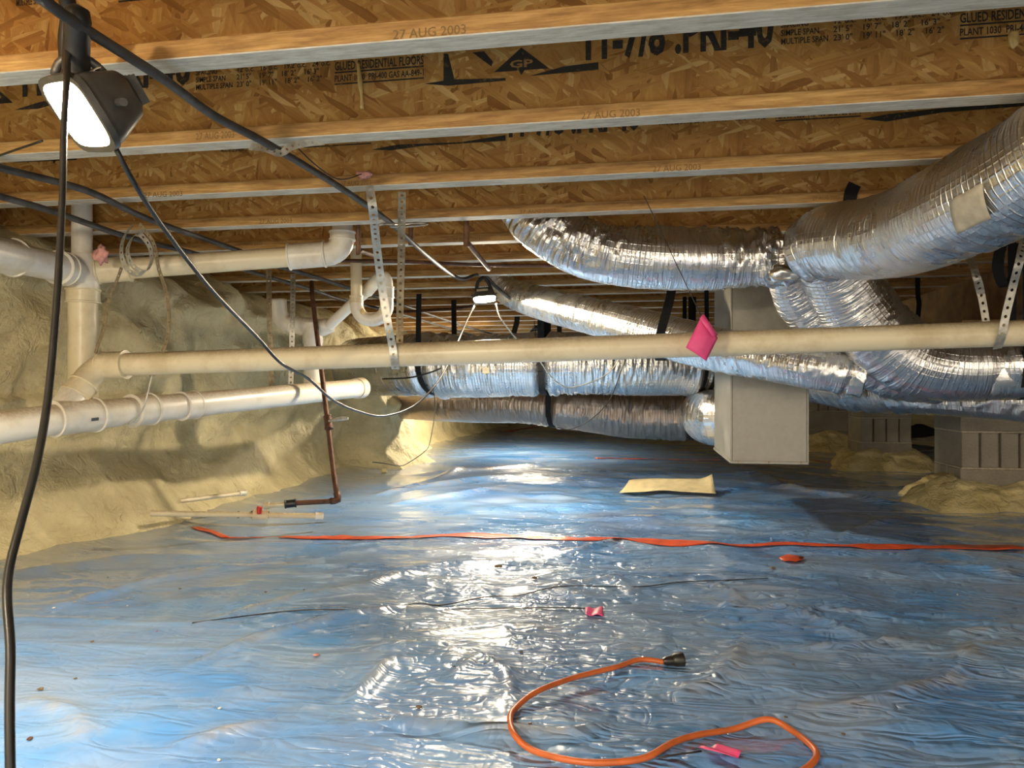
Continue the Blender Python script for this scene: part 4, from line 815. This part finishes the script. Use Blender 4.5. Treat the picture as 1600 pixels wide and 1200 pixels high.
tape_strip('long red orange seam tape stretched across the blue sheet', [(440, 840), (520, 841), (620, 841), (690, 838), (760, 839), (850, 842), (900, 843), (1000, 846), (1100, 848), (1220, 850), (1300, 853), (1400, 855), (1500, 856), (1600, 857), (1680, 859)], .10)
tape_strip('short end of red orange tape running up to the foam', [(303, 824), (330, 832), (353, 841)], .05, seed=4); tape_strip('thin grey-orange tape link at left end of the long strip', [(353, 841), (390, 841), (440, 840)], .028, seed=2)
tape_strip('distant red tape line left of the plenum box', [(930, 716), (1000, 717.5), (1060, 718.5), (1125, 719)], .06, seed=6)
tape_strip('tiny far red tape patch under the lower duct', [(792, 674), (830, 668), (850, 662)], .12, seed=7)
tape_strip('distant red tape between the two nearer piers', [(1424, 722), (1445, 725), (1462, 724)], .08, seed=8); tape_strip('distant red tape left of the middle pier', [(1255, 716), (1290, 722), (1322, 724)], .07, seed=9)
O = GF(1237, 875); V = [GF(a, b, .006+.004*((i+j) % 2))-O for i, row in enumerate(([(1218, 873), (1230, 870), (1243, 870), (1257, 874)], [(1217, 876), (1231, 875), (1244, 875), (1254, 877)], [(1226, 879), (1234, 880), (1244, 880), (1250, 879)])) for j, (a, b) in enumerate(row)]
o = sheet_quad('tape_scrap', V, 3, 4, M['tapeo']); o.location = O; tag(o, 'torn red tape scrap lying right of centre below the seam tape', 'scrap')
# curled foam/cardboard piece
A, B = GF(968, 772), GF(1118, 776); O = Vector(A); t = thing('cardboard_strip', 'curled tan cardboard strip lying on the sheet before the plenum', 'cardboard', None, A); V = []
ax = (B-A); ax.z = 0; bk = Vector((-ax.y, ax.x, 0)).normalized()
for i in range(24):
    f = i/23
    for j in range(9):
        g_ = j/8; w_ = .24*(1-.06*f); z = .012+.045*g_**1.5+.035*g_*max(0, (f-.82)/.18)**2+.010*math.sin(f*5)*(1-g_)+.02*f
        p = A+ax*(f*(1.0)+.10*(g_*(1-f)))+bk*(w_*g_-.02); V.append(Vector((p.x, p.y, fz(p.x, p.y)+z))-O)
sheet_quad('sheet', V, 24, 9, M['card'], t, .004)
tag(blob('black_lump', P(1436, 676, 9.5)+Vector((0, 0, .02)), .11, M['black'], (1.6, .8, .8), 9, .2), 'black lump lying on the far sheet between piers', 'bag')
O = P(160, 400, 2.9)
tag(blob('insulation_tuft', P(158, 396, 2.95), .026, M['insul'], (1.1, .6, 1.2), 14, .6), 'ragged pink insulation tuft beside the stack fitting', 'insulation')
tag(blob('insulation_tuft', onY(571, 273, Y1+2*JS-.01), .014, M['insul'], (1.5, .6, .8), 15, .8), 'small pink insulation tuft on the third joist', 'insulation')
tag(blob('foam_chunk', GF(217*.25+560-14, 739, .012), .022, M['foam2'], (1.1, 1, .8), 17, .3), 'small yellow foam chunk at foot of the sprayed pilaster', 'foam')
deb = [(778, 888, .022, 'dirt'), (835, 905, .014, 'dirt'), (494, 1026, .013, 'insul'), (343, 1108, .006, 'white'), (84, 951, .008, 'white'), (117, 941, .006, 'glue'), (199, 947, .004, 'white'), (47, 1156, .009, 'iron'), (118, 1061, .006, 'dirt'), (415, 926, .007, 'dirt'),
       (403, 931, .004, 'white'), (475, 922, .006, 'dirt'), (281, 921, .008, 'dirt'), (245, 987, .004, 'red'), (144, 1004, .008, 'dirt'), (427, 980, .006, 'white'), (1496, 930, .006, 'white'), (1335, 939, .006, 'dirt'), (1208, 889, .014, 'dirt'), (1108, 872, .005, 'dirt'), (828, 1132, .006, 'dirt'), (655, 1107, .010, 'dirt'),
       (914, 1006, .004, 'dirt'), (815, 1020, .008, 'dirt'), (342, 1189, .006, 'white'), (1228, 1122, .006, 'dirt'), (1240, 1039, .005, 'dirt'), (710, 1042, .005, 'dirt'), (64, 1079, .012, 'dirt'), (169, 902, .005, 'dirt'), (733, 811, .008, 'white'), (1205, 842, .008, 'white'), (1318, 1148, .006, 'dirt')]
LBL = {'dirt': ('brown dirt crumb lying on the blue sheet', 'dirt', 'dirt crumbs on the sheet', 'dirt_crumb'), 'white': ('tiny white crumb lying on the blue sheet', 'crumb', 'white crumbs on the sheet', 'white_crumb'), 'insul': ('pinkish stone on the sheet left of the wire', 'stone', None, 'pebble'), 'glue': ('yellow foam crumb on the sheet near the hanging black cord', 'crumb', None, 'foam_crumb'),
       'iron': ('reddish brown leaf crumb beside the black cord at lower left', 'crumb', None, 'leaf_crumb'), 'red': ('tiny red crumb on the left of the sheet', 'crumb', None, 'red_crumb')}
NEAR = [('pink flag lying in mid sheet', 928, 959), ('hanging black cord at left', 20, 990), ('black socket end of the orange cord', 1052, 1038), ('orange cord loop', 800, 1130), ('red tape scrap', 1237, 875), ('red valve pipe', 405, 805), ('left end of black wire', 300, 975), ('nearest block pier', 1500, 800),
        ('pinkish stone', 494, 1026), ('long orange seam tape, middle', 850, 842), ('long orange seam tape, left end', 440, 840), ('right end of the orange cord', 1276, 1188)]
seen_l = {}
for i, (a, b, r, m) in enumerate(deb):
    l, c, g_, nm = LBL[m]
    if g_:
        q = min(NEAR, key=lambda k: math.hypot(k[1]-a, k[2]-b)); dx, dy = a-q[1], b-q[2]
        sd = ('right of' if dx > 0 else 'left of') if abs(dx) > abs(dy) else ('in front of' if dy > 0 else 'behind')
        l = '%s %s the %s' % ({'dirt': 'brown dirt crumb', 'white': 'tiny white crumb'}[m], sd, q[0]); k_ = seen_l.get(l, 0); seen_l[l] = k_+1
        l += ('', ', second such', ', third such', ', fourth such')[k_]
    p = GF(a, b, r*.35); bm = bmesh.new(); bmesh.ops.create_icosphere(bm, subdivisions=1, radius=r*.7)
    for v in bm.verts: v.co = Vector((v.co.x*random.uniform(.7, 1.3), v.co.y*random.uniform(.6, 1.2), v.co.z*random.uniform(.25, .5)))
    me = bpy.data.meshes.new(nm); bm.to_mesh(me); bm.free(); o = link(nm, me, M[m]); o.location = p; o.rotation_euler.z = random.uniform(0, 6); tag(o, l, c, g_)
